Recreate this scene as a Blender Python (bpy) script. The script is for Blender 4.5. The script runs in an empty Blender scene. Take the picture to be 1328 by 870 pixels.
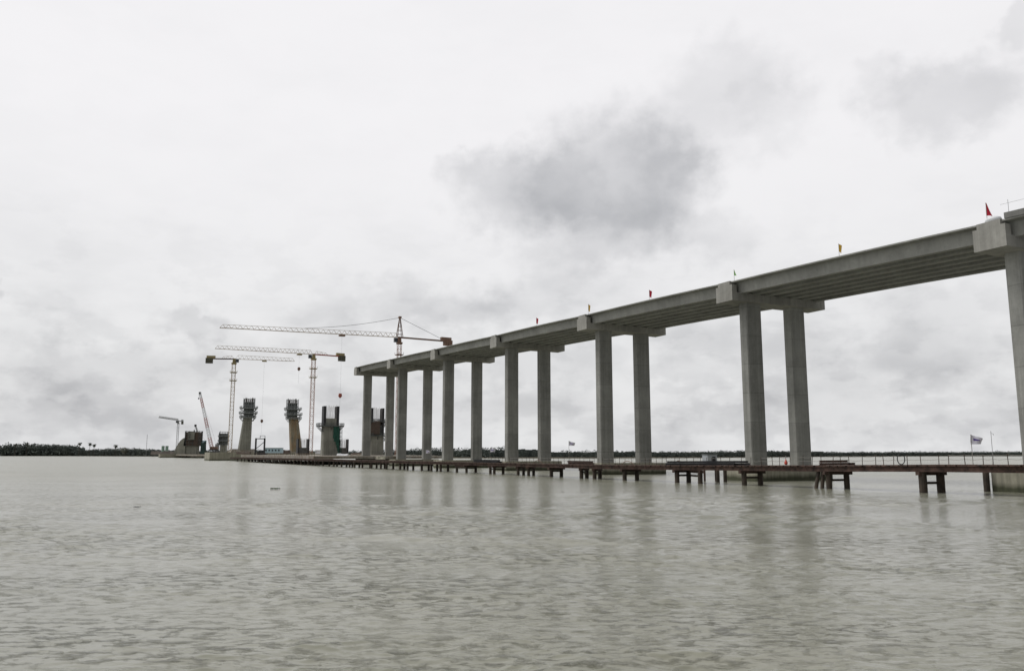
import bpy, math, random
import numpy as np
from mathutils import Vector
random.seed(7)
rng = np.random.default_rng(11)
sc = bpy.context.scene
COL = sc.collection
# ------------------------------------------------------------------ camera
F = 1051.0; PITCH = math.atan(153.4/F); H = 3.78
cam = bpy.data.cameras.new("camera"); cam.sensor_width = 36.0; cam.lens = F/1328*36
cam.clip_start = 0.3; cam.clip_end = 20000
co = bpy.data.objects.new("camera", cam); COL.objects.link(co)
co.location = (0, 0, H); co.rotation_euler = (math.pi/2+PITCH, 0, 0)
sc.camera = co
CP, SP = math.cos(PITCH), math.sin(PITCH)
def at(px, py, Y):
    """the point seen in direction (px,py) on the vertical plane Y metres ahead"""
    a = (px-664)/F; b = (435-py)/F
    fw = CP - b*SP; up = SP + b*CP
    return Vector((a/fw*Y, Y, H + up/fw*Y))
def zat(py, Y): return at(664, py, Y).z
def xat(px, py, Y): return at(px, py, Y).x
TH = 0.4574
U = Vector((-math.sin(TH), math.cos(TH), 0)); V = Vector((math.cos(TH), math.sin(TH), 0))
def fr(u, v, z=0.0):           # bridge frame: u along the axis, v across it
    return U*u + V*v + Vector((0, 0, z))
# ------------------------------------------------------------------ materials
MATS = {}
def nodes(m):
    m.use_nodes = True; t = m.node_tree; t.nodes.clear()
    o = t.nodes.new("ShaderNodeOutputMaterial"); b = t.nodes.new("ShaderNodeBsdfPrincipled")
    t.links.new(b.outputs[0], o.inputs[0]); return t, b
def simple(name, col, rough=0.7, metal=0.0, var=0.25, scale=1.2, bump=0.0, col2=None, stretch=(1, 1, 1)):
    if name in MATS: return MATS[name]
    m = bpy.data.materials.new(name); t, b = nodes(m); L = t.links
    tc = t.nodes.new("ShaderNodeTexCoord"); mp = t.nodes.new("ShaderNodeMapping")
    mp.inputs["Scale"].default_value = stretch
    L.new(tc.outputs["Object"], mp.inputs[0])
    n = t.nodes.new("ShaderNodeTexNoise"); n.inputs["Scale"].default_value = scale; n.inputs["Detail"].default_value = 6
    n.inputs["Roughness"].default_value = 0.65
    L.new(mp.outputs[0], n.inputs["Vector"])
    r = t.nodes.new("ShaderNodeValToRGB"); r.color_ramp.elements[0].position = 0.3; r.color_ramp.elements[1].position = 0.7
    c1 = [c*(1-var) for c in col]; c2 = [min(1, c*(1+var)) for c in (col2 or col)]
    r.color_ramp.elements[0].color = (*c1, 1); r.color_ramp.elements[1].color = (*c2, 1)
    L.new(n.outputs[0], r.inputs[0]); L.new(r.outputs[0], b.inputs["Base Color"])
    b.inputs["Roughness"].default_value = rough; b.inputs["Metallic"].default_value = metal
    if bump:
        bp = t.nodes.new("ShaderNodeBump"); bp.inputs["Strength"].default_value = bump; bp.inputs["Distance"].default_value = 0.05
        L.new(n.outputs[0], bp.inputs["Height"]); L.new(bp.outputs[0], b.inputs["Normal"])
    MATS[name] = m; return m
def concrete(name, col, lift=4.0, stain=0.5, wet=False, zoff=0.0, warm=None):
    """board-marked concrete: mottling, lift joints, vertical run-off streaks, damp foot"""
    m = bpy.data.materials.new(name); t, b = nodes(m); L = t.links; N = t.nodes.new
    tc = N("ShaderNodeNewGeometry"); pos = tc.outputs["Position"]
    def noise(sc_, st, det=5, ro=0.6):
        mp = N("ShaderNodeMapping"); mp.inputs["Scale"].default_value = st; L.new(pos, mp.inputs[0])
        n = N("ShaderNodeTexNoise"); n.inputs["Scale"].default_value = sc_; n.inputs["Detail"].default_value = det
        n.inputs["Roughness"].default_value = ro; L.new(mp.outputs[0], n.inputs["Vector"]); return n.outputs[0]
    def mth(op, a, c=None, clamp=False):
        k = N("ShaderNodeMath"); k.operation = op; k.use_clamp = clamp
        for i, s in enumerate((a, c)):
            if s is None: continue
            if isinstance(s, (int, float)): k.inputs[i].default_value = s
            else: L.new(s, k.inputs[i])
        return k.outputs[0]
    def rng_(s, a, c, lo, hi):
        k = N("ShaderNodeMapRange"); k.clamp = True
        for i, q in enumerate((a, c, lo, hi)): k.inputs[i+1].default_value = q
        L.new(s, k.inputs[0]); return k.outputs[0]
    big = noise(0.22, (1, 1, 1)); med = noise(1.6, (1, 1, 1), 8, 0.7); streak = noise(1.0, (1.8, 1.8, 0.06), 5, 0.7)
    fine = noise(14, (1, 1, 1), 4, 0.7)
    f = mth('MULTIPLY', rng_(big, .32, .68, .82, 1.15), rng_(med, .25, .75, .86, 1.12))
    f = mth('MULTIPLY', f, rng_(streak, .38, .62, 1-stain*0.5, 1.06))
    f = mth('MULTIPLY', f, rng_(fine, .3, .7, .92, 1.07))
    oi = N('ShaderNodeObjectInfo'); f = mth('MULTIPLY', f, rng_(oi.outputs['Random'], 0, 1, .92, 1.09))
    sp = N("ShaderNodeSeparateXYZ"); L.new(pos, sp.inputs[0])
    if lift:
        wob = mth('MULTIPLY', noise(0.8, (1, 1, .1)), 0.25)
        zz = mth('FRACT', mth('DIVIDE', mth('ADD', mth('ADD', sp.outputs[2], zoff), wob), lift))
        f = mth('MULTIPLY', f, rng_(zz, 0.0, 0.03, 0.66, 1.0))
        # every lift was poured from its own batch
        fl = mth('FLOOR', mth('DIVIDE', mth('ADD', mth('ADD', sp.outputs[2], zoff), wob), lift))
        wn = N("ShaderNodeTexWhiteNoise"); wn.noise_dimensions = '1D'; L.new(fl, wn.inputs["W"])
        f = mth('MULTIPLY', f, rng_(wn.outputs["Value"], 0, 1, .93, 1.05))
    rgb = N("ShaderNodeRGB"); rgb.outputs[0].default_value = (*col, 1); csrc = rgb.outputs[0]
    if warm:
        mx = N("ShaderNodeMix"); mx.data_type = 'RGBA'; L.new(rng_(noise(.5, (1, 1, .3)), .4, .62, 0, 1), mx.inputs[0])
        mx.inputs[6].default_value = (*col, 1); mx.inputs[7].default_value = (*warm, 1); csrc = mx.outputs[2]
    if wet:
        mx = N("ShaderNodeMix"); mx.data_type = 'RGBA'
        lv = mth('ADD', sp.outputs[2], mth('MULTIPLY', noise(.9, (1, 1, .3)), 0.7))
        L.new(rng_(lv, 0.75, 1.35, 1, 0), mx.inputs[0]); L.new(csrc, mx.inputs[6]); mx.inputs[7].default_value = (.075, .08, .045, 1); csrc = mx.outputs[2]
    v = N("ShaderNodeVectorMath"); v.operation = 'SCALE'; L.new(csrc, v.inputs[0]); L.new(f, v.inputs["Scale"])
    L.new(v.outputs[0], b.inputs["Base Color"]); b.inputs["Roughness"].default_value = 0.85
    bp = N("ShaderNodeBump"); bp.inputs["Strength"].default_value = 0.35; bp.inputs["Distance"].default_value = 0.03
    L.new(med, bp.inputs["Height"]); L.new(bp.outputs[0], b.inputs["Normal"])
    MATS[name] = m; return m
M = dict(
    column=concrete("column_concrete", (.295, .297, .275), 4.2, .34),
    cap=concrete("crossbeam_concrete", (.33, .325, .295), 0, .3),
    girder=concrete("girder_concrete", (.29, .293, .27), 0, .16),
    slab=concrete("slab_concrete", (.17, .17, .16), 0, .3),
    footing=concrete("footing_concrete", (.36, .345, .27), 0, .6, wet=True),
    pylon=concrete("pylon_concrete", (.27, .27, .23), 4.5, .5),
    ochre=concrete("ochre_pylon_concrete", (.27, .24, .175), 4.5, .5, warm=(.30, .21, .12)),
    deck=concrete("work_deck_concrete", (.34, .32, .28), 0, .6, warm=(.24, .20, .15)),
    rust=simple("rusty_steel", (.042, .032, .026), .85, .2, .5, 1.6, .3, (.095, .058, .045)),
    pile=simple("wet_pile_steel", (.035, .030, .024), .7, .1, .45, 1.2, .2, (.065, .048, .034)),
    darksteel=simple("dark_steel", (.035, .035, .038), .6, .3, .3, 2),
    weights=simple("olive_weights", (.085, .085, .06), .8, 0, .3, 1),
    rigcover=simple("dark_green_tarp", (.03, .055, .048), .9, 0, .5, .5),
    form=simple("formwork_steel", (.065, .075, .075), .8, .1, .35, .8, col2=(.14, .15, .145)),
    platform=simple("galvanised_platform", (.27, .29, .29), .6, .3, .3, .8),
    rebar=simple("rebar", (.09, .065, .05), .8, .1, .35, 2),
    rebarlight=simple("new_rebar", (.22, .19, .16), .8, .1, .3, 2),
    net=simple("green_net", (.02, .085, .06), .9, 0, .4, .9),
    cream=simple("cream_crane_paint", (.52, .44, .34), .5, 0, .2, .6),
    yellowc=simple("yellow_crane_paint", (.30, .25, .12), .5, 0, .2, .6),
    orange=simple("rusty_orange_paint", (.20, .12, .085), .6, 0, .3, .6),
    pinkw=simple("faded_red_paint", (.47, .30, .24), .6, 0, .25, .6),
    redw=simple("red_paint", (.36, .09, .06), .55, 0, .2, .6),
    greypaint=simple("grey_paint", (.30, .31, .31), .5, 0, .15, .6),
    white=simple("white_sheet", (.72, .74, .76), .6, 0, .08, .6),
    blue=simple("pale_blue_sheet", (.42, .56, .62), .5, 0, .12, .8),
    win=simple("dark_glass", (.04, .05, .06), .15, 0, .1, 1),
    cable=simple("steel_cable", (.12, .12, .12), .6, .3, .1, 1),
    flagred=simple("red_cloth", (.55, .02, .05), .8, 0, .15, 3),
    flagyel=simple("yellow_cloth", (.72, .45, .07), .8, 0, .15, 3),
    flaggrn=simple("green_cloth", (.35, .75, .22), .8, 0, .1, 3),
    flagwhite=simple("white_cloth", (.86, .85, .93), .8, 0, .08, 3),
    flagpur=simple("purple_print", (.14, .10, .32), .8, 0, .2, 3),
    rope=simple("grey_rope", (.30, .29, .26), .9, 0, .2, 3),
    buoy=simple("orange_plastic", (.55, .08, .05), .5, 0, .1, 3),
    rubber=simple("black_rubber", (.04, .045, .045), .7, 0, .2, 3),
    mud=simple("muddy_bank", (.10, .09, .065), .95, 0, .3, .02),
    palegrey=simple('pale_grey_paint', (.42, .45, .47), .6, 0, .12, 1),
    timber=simple('weathered_timber', (.12, .105, .09), .9, 0, .5, .3),
    foliage=None, palm=None)
def foliage_mat(name, a, b_, scale):
    m = bpy.data.materials.new(name); t, b = nodes(m); L = t.links; N = t.nodes.new
    g = N("ShaderNodeNewGeometry"); n = N("ShaderNodeTexNoise"); n.inputs["Scale"].default_value = scale; n.inputs["Detail"].default_value = 4
    L.new(g.outputs["Position"], n.inputs["Vector"])
    r = N("ShaderNodeValToRGB"); r.color_ramp.elements[0].position = .35; r.color_ramp.elements[1].position = .66
    r.color_ramp.elements[0].color = (*a, 1); r.color_ramp.elements[1].color = (*b_, 1)
    L.new(n.outputs[0], r.inputs[0]); L.new(r.outputs[0], b.inputs["Base Color"]); b.inputs["Roughness"].default_value = .8
    MATS[name] = m; return m
M['foliage'] = foliage_mat("mangrove_foliage", (.050, .064, .058), (.088, .106, .090), .05)  # greyed tones put the distance haze into the leaf colour
M['palm'] = foliage_mat("palm_foliage", (.035, .045, .033), (.07, .08, .05), .4)
M['hyacinth'] = foliage_mat("floating_weed", (.03, .05, .02), (.07, .11, .04), 3)
# ------------------------------------------------------------------ mesh builder
class MB:
    def __init__(s): s.v = []; s.f = []
    def quad(s, pts):
        n = len(s.v); s.v += [tuple(p) for p in pts]; s.f.append(tuple(range(n, n+len(pts)))); return s
    def hexa(s, p):          # 8 points: bottom ring 0-3, top ring 4-7
        n = len(s.v); s.v += [tuple(q) for q in p]
        for f in ((0, 3, 2, 1), (4, 5, 6, 7), (0, 1, 5, 4), (1, 2, 6, 5), (2, 3, 7, 6), (3, 0, 4, 7)):
            s.f.append(tuple(n+i for i in f))
        return s
    def box(s, c, sx, sy, sz, ax=(Vector((1, 0, 0)), Vector((0, 1, 0)))):   # c = centre of the base
        c = Vector(c); a, b = ax[0]*sx/2, ax[1]*sy/2; z = Vector((0, 0, sz))
        r = [c-a-b, c+a-b, c+a+b, c-a+b]
        return s.hexa(r+[q+z for q in r])
    def bar(s, p, q, w=.1, h=None, n=4):
        p, q = Vector(p), Vector(q); d = q-p
        if d.length < 1e-6: return s
        d.normalize(); up = Vector((0, 0, 1)) if abs(d.z) < .95 else Vector((0, 1, 0))
        a = d.cross(up).normalized(); b = a.cross(d).normalized(); h = h or w
        k = len(s.v)
        for e in (p, q):
            for i in range(n):
                t = 2*math.pi*(i+.5)/n; g = 1/math.cos(math.pi/n) if n == 4 else 1
                s.v.append(tuple(e + a*math.cos(t)*w/2*g + b*math.sin(t)*h/2*g))
        for i in range(n): j = (i+1) % n; s.f.append((k+i, k+j, k+n+j, k+n+i))
        s.f.append(tuple(k+i for i in reversed(range(n)))); s.f.append(tuple(k+n+i for i in range(n)))
        return s
    def prism(s, prof, p, q, a, b):   # profile (x,y) in axes a,b swept from p to q
        k = len(s.v); n = len(prof); p, q = Vector(p), Vector(q)
        for e in (p, q):
            for x, y in prof: s.v.append(tuple(e+a*x+b*y))
        for i in range(n): j = (i+1) % n; s.f.append((k+i, k+j, k+n+j, k+n+i))
        s.f.append(tuple(k+i for i in reversed(range(n)))); s.f.append(tuple(k+n+i for i in range(n)))
        return s
    def frustum(s, c, a0, b0, z1, a1, b1, off=Vector((0, 0, 0)), ax=None, cham=0):
        ax = ax or (V, U); c = Vector(c)
        def ring(c, a, b, ch):
            a, b = a/2, b/2
            pts = [(-a+ch, -b), (a-ch, -b), (a, -b+ch), (a, b-ch), (a-ch, b), (-a+ch, b), (-a, b-ch), (-a, -b+ch)] if ch else [(-a, -b), (a, -b), (a, b), (-a, b)]
            return [c+ax[0]*x+ax[1]*y for x, y in pts]
        r0 = ring(c, a0, b0, cham); r1 = ring(Vector((c.x, c.y, z1))+off, a1, b1, cham); n = len(r0); k = len(s.v)
        s.v += [tuple(q) for q in r0+r1]
        for i in range(n): j = (i+1) % n; s.f.append((k+i, k+j, k+n+j, k+n+i))
        s.f.append(tuple(k+i for i in reversed(range(n)))); s.f.append(tuple(k+n+i for i in range(n)))
        return s
    def build(s, name, mat, parent=None, smooth=False, bevel=0, origin=None):
        me = bpy.data.meshes.new(name)
        o = bpy.data.objects.new(name, me); COL.objects.link(o)
        off = Vector(origin) if origin is not None else Vector((0, 0, 0))
        if parent is not None: off = world_loc(parent) if origin is None else off
        me.from_pydata([tuple(Vector(p)-off) for p in s.v], [], s.f); me.update()
        o.location = off - (world_loc(parent) if parent is not None else Vector((0, 0, 0)))
        o.parent = parent
        me.materials.append(mat)
        if smooth:
            for p in me.polygons: p.use_smooth = True
        if bevel:
            bm_ = o.modifiers.new("bevel", 'BEVEL'); bm_.width = bevel; bm_.segments = 2; bm_.limit_method = 'ANGLE'
        return o
def world_loc(o):
    l = Vector(o.location)
    while o.parent is not None: o = o.parent; l = l + Vector(o.location)
    return l
def thing(name, loc, label, cat, group=None):
    o = bpy.data.objects.new(name, None); COL.objects.link(o); o.location = loc; o.empty_display_size = .5
    o['label'] = label; o['category'] = cat
    if group: o['group'] = group
    return o
def tag(o, label, cat, group=None):
    o['label'] = label; o['category'] = cat
    if group: o['group'] = group
    return o
def struct(o): o['kind'] = 'structure'; return o
# ------------------------------------------------------------------ water
NR, NC = 720, 1150
rr = [5.0]
while rr[-1] < 9000:
    r = rr[-1]; rr.append(r + max(0.045, min(r*r*.00013*(1 if r < 80 else (r/80)), r*.05)))
    if len(rr) > NR*2: break
rr = np.array(rr); ang = np.radians(np.linspace(-46, 46, NC))
R, A = np.meshgrid(rr, ang, indexing='ij'); X = R*np.sin(A); Y = R*np.cos(A)
dR = np.gradient(rr)[:, None]; dA = R*(ang[1]-ang[0]); Z = np.zeros_like(X); DX = np.zeros_like(X); DY = np.zeros_like(X)
# patchy wind: a slowly varying strength field
g = np.zeros_like(X)
for i in range(14):
    t = rng.uniform(0, 2*np.pi); l = rng.uniform(5, 70); g += np.sin((X*np.cos(t)*.6+Y*np.sin(t)*1.0)*2*np.pi/l + rng.uniform(0, 6.28))
g = np.clip(.80+.26*g, .2, 2.0)
for i in range(130):
    lam = 0.22*(6.0/0.22)**(rng.uniform(0, 1)**1.15)
    t = np.radians(rng.normal(98, 36)); k = 2*np.pi/lam
    amp = 0.0034*lam**.62*rng.uniform(.5, 1.3)
    fade = np.clip((lam/np.maximum(dR, dA*.8)-2.2)/3.0, 0, 1)
    ph = (X*np.cos(t)+Y*np.sin(t))*k + rng.uniform(0, 6.28)
    Z += amp*fade*g*np.sin(ph)
    DX += amp*fade*g*np.cos(ph)*np.cos(t)*1.1; DY += amp*fade*g*np.cos(ph)*np.sin(t)*1.1
X = X+DX; Y = Y+DY
nr, nc = X.shape
verts = np.stack([X, Y, Z], -1).reshape(-1, 3).astype(np.float32)
i, j = np.meshgrid(np.arange(nr-1), np.arange(nc-1), indexing='ij'); a0 = (i*nc+j).ravel()
quads = np.stack([a0, a0+1, a0+nc+1, a0+nc], -1).astype(np.int32)
me = bpy.data.meshes.new("river_water"); me.vertices.add(len(verts)); me.vertices.foreach_set("co", verts.ravel())
me.loops.add(quads.size); me.loops.foreach_set("vertex_index", quads.ravel())
me.polygons.add(len(quads)); me.polygons.foreach_set("loop_start", np.arange(0, quads.size, 4, dtype=np.int32))
me.polygons.foreach_set("use_smooth", np.ones(len(quads), dtype=bool)); me.update(calc_edges=True); me.validate()
water = bpy.data.objects.new("river_water", me); COL.objects.link(water); struct(water)
m = bpy.data.materials.new("muddy_river_water"); t, b = nodes(m); L = t.links; N = t.nodes.new
geo = N("ShaderNodeNewGeometry")
def wn(scale, st, det, ro=.6):
    mp = N("ShaderNodeMapping"); mp.inputs["Scale"].default_value = st; L.new(geo.outputs["Position"], mp.inputs[0])
    n = N("ShaderNodeTexNoise"); n.inputs["Scale"].default_value = scale; n.inputs["Detail"].default_value = det; n.inputs["Roughness"].default_value = ro
    L.new(mp.outputs[0], n.inputs["Vector"]); return n.outputs[0]
n1 = wn(2.7, (.6, 1.15, 1), 8, .70); n2 = wn(13.0, (.7, 1.1, 1), 3); n3 = wn(.02, (1, 2.2, 1), 4)
r = N("ShaderNodeValToRGB"); r.color_ramp.elements[0].position = .35; r.color_ramp.elements[1].position = .65
r.color_ramp.elements[0].color = (.202, .205, .156, 1); r.color_ramp.elements[1].color = (.252, .251, .197, 1)
L.new(n3, r.inputs[0]); L.new(r.outputs[0], b.inputs["Base Color"])
ln_ = N("ShaderNodeVectorMath"); ln_.operation = 'LENGTH'; L.new(geo.outputs["Position"], ln_.inputs[0])
# unresolved ripples of the open river, away from the landing, count as roughness
rr_ = N("ShaderNodeMapRange"); L.new(ln_.outputs["Value"], rr_.inputs[0])
for i_, q_ in enumerate((15, 160, .05, .26)): rr_.inputs[i_+1].default_value = q_
L.new(rr_.outputs[0], b.inputs["Roughness"]); b.inputs["IOR"].default_value = 1.333
def wm(op, a, c):
    k = N("ShaderNodeMath"); k.operation = op
    for i_, s_ in enumerate((a, c)):
        if isinstance(s_, (int, float)): k.inputs[i_].default_value = s_
        else: L.new(s_, k.inputs[i_])
    return k.outputs[0]
crest = wm('POWER', wm('MULTIPLY', wm('MAXIMUM', wm('SUBTRACT', n1, .50), 0), 4.5), 1.5)     # flat water, sparse steep little crests
patch = wn(.07, (1, 2.2, 1), 6, .65)
pm_ = N("ShaderNodeMapRange"); L.new(patch, pm_.inputs[0])
for i_, q_ in enumerate((.38, .64, .15, 1.7)): pm_.inputs[i_+1].default_value = q_
ad = N("ShaderNodeMath"); ad.operation = 'ADD'; L.new(wm('MULTIPLY', crest, pm_.outputs[0]), ad.inputs[0]); L.new(wm('MULTIPLY', n2, .10), ad.inputs[1])
bp = N("ShaderNodeBump"); bp.inputs["Strength"].default_value = 1.0; bp.inputs["Distance"].default_value = .085
L.new(ad.outputs[0], bp.inputs["Height"]); L.new(bp.outputs[0], b.inputs["Normal"])
me.materials.append(m)
# ------------------------------------------------------------------ far bank and its trees
SH = [(-260, 1700, 575), (0, 1500, 576.5), (40, 1480, 575), (95, 1430, 577), (110, 1400, 582.5), (160, 1300, 581), (185, 1250, 581.5), (230, 1150, 584), (330, 950, 583),
      (450, 800, 584), (520, 760, 582), (600, 720, 580), (662, 700, 579.5), (700, 700, 584), (770, 710, 583.5), (850, 740, 584.5), (900, 780, 584.5), (960, 850, 583.5),
      (1068, 1100, 585.3), (1200, 1300, 585.2), (1328, 1400, 584.6), (1600, 1550, 584), (1900, 1700, 584)]
bank = MB(); base = [at(p, 588, y) for p, y, _ in SH]
for a, c in zip(base[:-1], base[1:]):
    a1 = Vector((a.x*1.0, a.y, 0)); c1 = Vector((c.x, c.y, 0))
    bank.quad([(a1.x, a1.y, -.5), (c1.x, c1.y, -.5), (c1.x*1.004, c1.y*1.004, .9), (a1.x*1.004, a1.y*1.004, .9)])
    bank.quad([(a1.x*1.004, a1.y*1.004, .9), (c1.x*1.004, c1.y*1.004, .9), (c1.x*3, c1.y*3, 1.5), (a1.x*3, a1.y*3, 1.5)])
struct(bank.build("river_bank", M['mud']))
def leafblob(vs, fs, c, rx, rz, n, size):
    for _ in range(n):
        d = rng.normal(size=3); d /= np.linalg.norm(d); rad = rng.uniform(.55, 1.0)**.5
        p = np.array(c) + d*np.array([rx, rx, rz])*rad
        a = rng.normal(size=3); a /= np.linalg.norm(a); b_ = np.cross(a, d); b_ /= (np.linalg.norm(b_)+1e-6)
        s = size*rng.uniform(.6, 1.4); k = len(vs)
        vs += [tuple(p-a*s), tuple(p+b_*s*.7), tuple(p+a*s), tuple(p-b_*s*.7)]; fs.append((k, k+1, k+2, k+3))
tree = MB()
for q in range(len(SH)-1):
    p0, p1 = base[q], base[q+1]; ln = (p1-p0).length; steps = max(2, int(ln/3.6))
    for s_ in range(steps):
        for row in (0, 1):
            tt = (s_+random.random())/steps; p = p0.lerp(p1, tt); yy = SH[q][2]*(1-tt)+SH[q+1][2]*tt
            zt = H+(588.4-yy)/F*p.y; zt *= random.uniform(.82, 1.04)*(1.0 if random.random() < .93 else 1.14)
            d = Vector((p.x, p.y, 0)).normalized(); c = p+d*(4+row*9+random.uniform(0, 5))
            rx = zt*random.uniform(.28, .42)
            leafblob(tree.v, tree.f, (c.x, c.y, zt*.60), rx, zt*.42, 70, zt*.06)
            leafblob(tree.v, tree.f, (c.x, c.y, zt*.25), rx*1.1, zt*.28, 14, zt*.10)
    # thicket core behind the front crowns
    d0, d1 = Vector((p0.x, p0.y, 0)).normalized(), Vector((p1.x, p1.y, 0)).normalized()
    n = 8
    for s_ in range(n):
        a, c = p0.lerp(p1, s_/n)+d0*12, p0.lerp(p1, (s_+1)/n)+d1*12
        za = (H+(588.4-SH[q][2])/F*a.y)*random.uniform(.72, .82)
        tree.quad([(a.x, a.y, .2), (c.x, c.y, .2), (c.x, c.y, za), (a.x, a.y, za)])
o = tree.build("far_woodland", M['foliage']); o['kind'] = 'stuff'; o['label'] = "dark green wooded shoreline beyond the river"; o['category'] = "woodland"
def palm(px, ytop, Y, name, label, grp):
    p = at(px, 588, Y); zt = zat(ytop, Y)
    r_ = thing(name, (p.x, p.y, .8), label, "palm", grp)
    tr = MB(); pts = [Vector((p.x+math.sin(i/5*1.3)*.8, p.y, .8+(zt-1.5)*i/5)) for i in range(6)]
    for a, c in zip(pts[:-1], pts[1:]): tr.bar(a, c, .55, n=6)
    tr.build("trunk", M['rebar'], r_)
    cr = MB(); top = pts[-1]
    for k in range(30):
        a = k/30*6.283+random.random()*.4; el = random.uniform(-.6, 1.25); ln = random.uniform(3.8, 5.2); prev = top
        for s_ in range(4):
            e = el-.6*s_; nx = prev+Vector((math.cos(a)*math.cos(e), math.sin(a)*math.cos(e), math.sin(e)))*ln/4
            sd = Vector((-math.sin(a), math.cos(a), 0))*(.85-.12*s_)
            cr.quad([prev-sd, prev+sd-Vector((0, 0, .3)), nx+sd*.8-Vector((0, 0, .3)), nx-sd*.8]); prev = nx
    cr.build("crown", M['palm'], r_)
for i_, (px, yt, Y_, lb) in enumerate([(102, 574.5, 1395, "tallest of three lone palms rising above the low left shore trees"),
        (115.3, 575, 1380, "second lone palm with a full dark crown above the low left shore trees"),
        (121, 576.5, 1375, "smallest lone palm just right of two taller ones on the left shore"),
        (149, 577.5, 1315, "single palm apart from the others, left of the pale round treetop"),
        (19, 575.5, 1480, "palm crown poking above the far left treeline"),
        (34, 575, 1475, "palm beside the highest clump of the far left treeline")]):
    palm(px, yt, Y_, "palm_tree", lb, "palms on the left shore")
# pale round treetop
p = at(161, 588, 1290); r_ = thing("round_tree", (p.x, p.y, .8), "pale grey-green round treetop above the left shore", "tree")
c_ = MB(); leafblob(c_.v, c_.f, (p.x, p.y, 9.2), 5.5, 5.0, 160, .9); c_.build("crown", simple("pale_foliage", (.16, .16, .12), .9, 0, .3, .5), r_)
MB().bar((p.x, p.y, .8), (p.x, p.y, 7), .6, n=6).build("trunk", M['rebar'], r_)
# thin radio mast on the left shore
p = at(189.5, 588, 1200); zt = zat(563, 1200); mm = MB(); mm.bar((p.x, p.y, .8), (p.x, p.y, zt), .35)
for k in range(5): mm.bar((p.x-.8, p.y, zt*(.5+.1*k)), (p.x+.8, p.y, zt*(.5+.1*k)), .2)
tag(mm.build("radio_mast", M['greypaint'], origin=(p.x, p.y, .8)), "thin pale radio mast behind the trees of the left shore", "mast")
# ------------------------------------------------------------------ the approach viaduct
UB0, VB = 50.5, 88.15; SPAN = 40.0; ZT0, GR = 27.25, .0333
def ztop(u): return ZT0+GR*(u-UB0)
bridge = thing("concrete_viaduct", fr(UB0, VB, 0), "long grey concrete viaduct on paired square columns, deck climbing to the left over the river", "bridge")
CA, CB = 1.65, 2.85
for k in range(0, 7):
    u = UB0+SPAN*k; zt = ztop(u); zl = zt-2.9
    # inverted-T crossbeam with full-height end blocks
    c = MB(); LH = 9.15
    prof = [(-1.7, 0), (1.7, 0), (1.7, 1.2), (.95, 1.2), (.95, 2.72), (-.95, 2.72), (-.95, 1.2), (-1.7, 1.2)]
    prof = [(-x, y) for x, y in prof]
    c.prism(prof, fr(u, VB-LH+.9, zl), fr(u, VB+LH-.9, zl), U, Vector((0, 0, 1)))
    e = [(-1.72, 0), (1.72, 0), (1.72, 2.3), (1.25, 2.3), (1.25, 2.86), (-1.25, 2.86), (-1.25, 2.3), (-1.72, 2.3)]
    c.prism(e, fr(u, VB-LH, zl-.01), fr(u, VB-LH+.898, zl-.01), U, Vector((0, 0, 1)))
    c.prism(e, fr(u, VB+LH-.898, zl-.01), fr(u, VB+LH, zl-.01), U, Vector((0, 0, 1)))
    cb = c.build("crossbeam", M['cap'], bridge)
    for s_ in (-1, 1):
        m_ = MB(); m_.frustum(fr(u, VB+s_*4.33, 2.1), CB, CA, zl+.005, CB, CA, cham=.14)
        m_.build("column", M['column'], cb)
        b_ = MB()
    f_ = MB(); f_.frustum(fr(u, VB, -1.5), 14.6, 6.4, 2.1, 14.6, 6.4, cham=.12)
    f_.build("pile_cap", M['footing'], cb)
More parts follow.
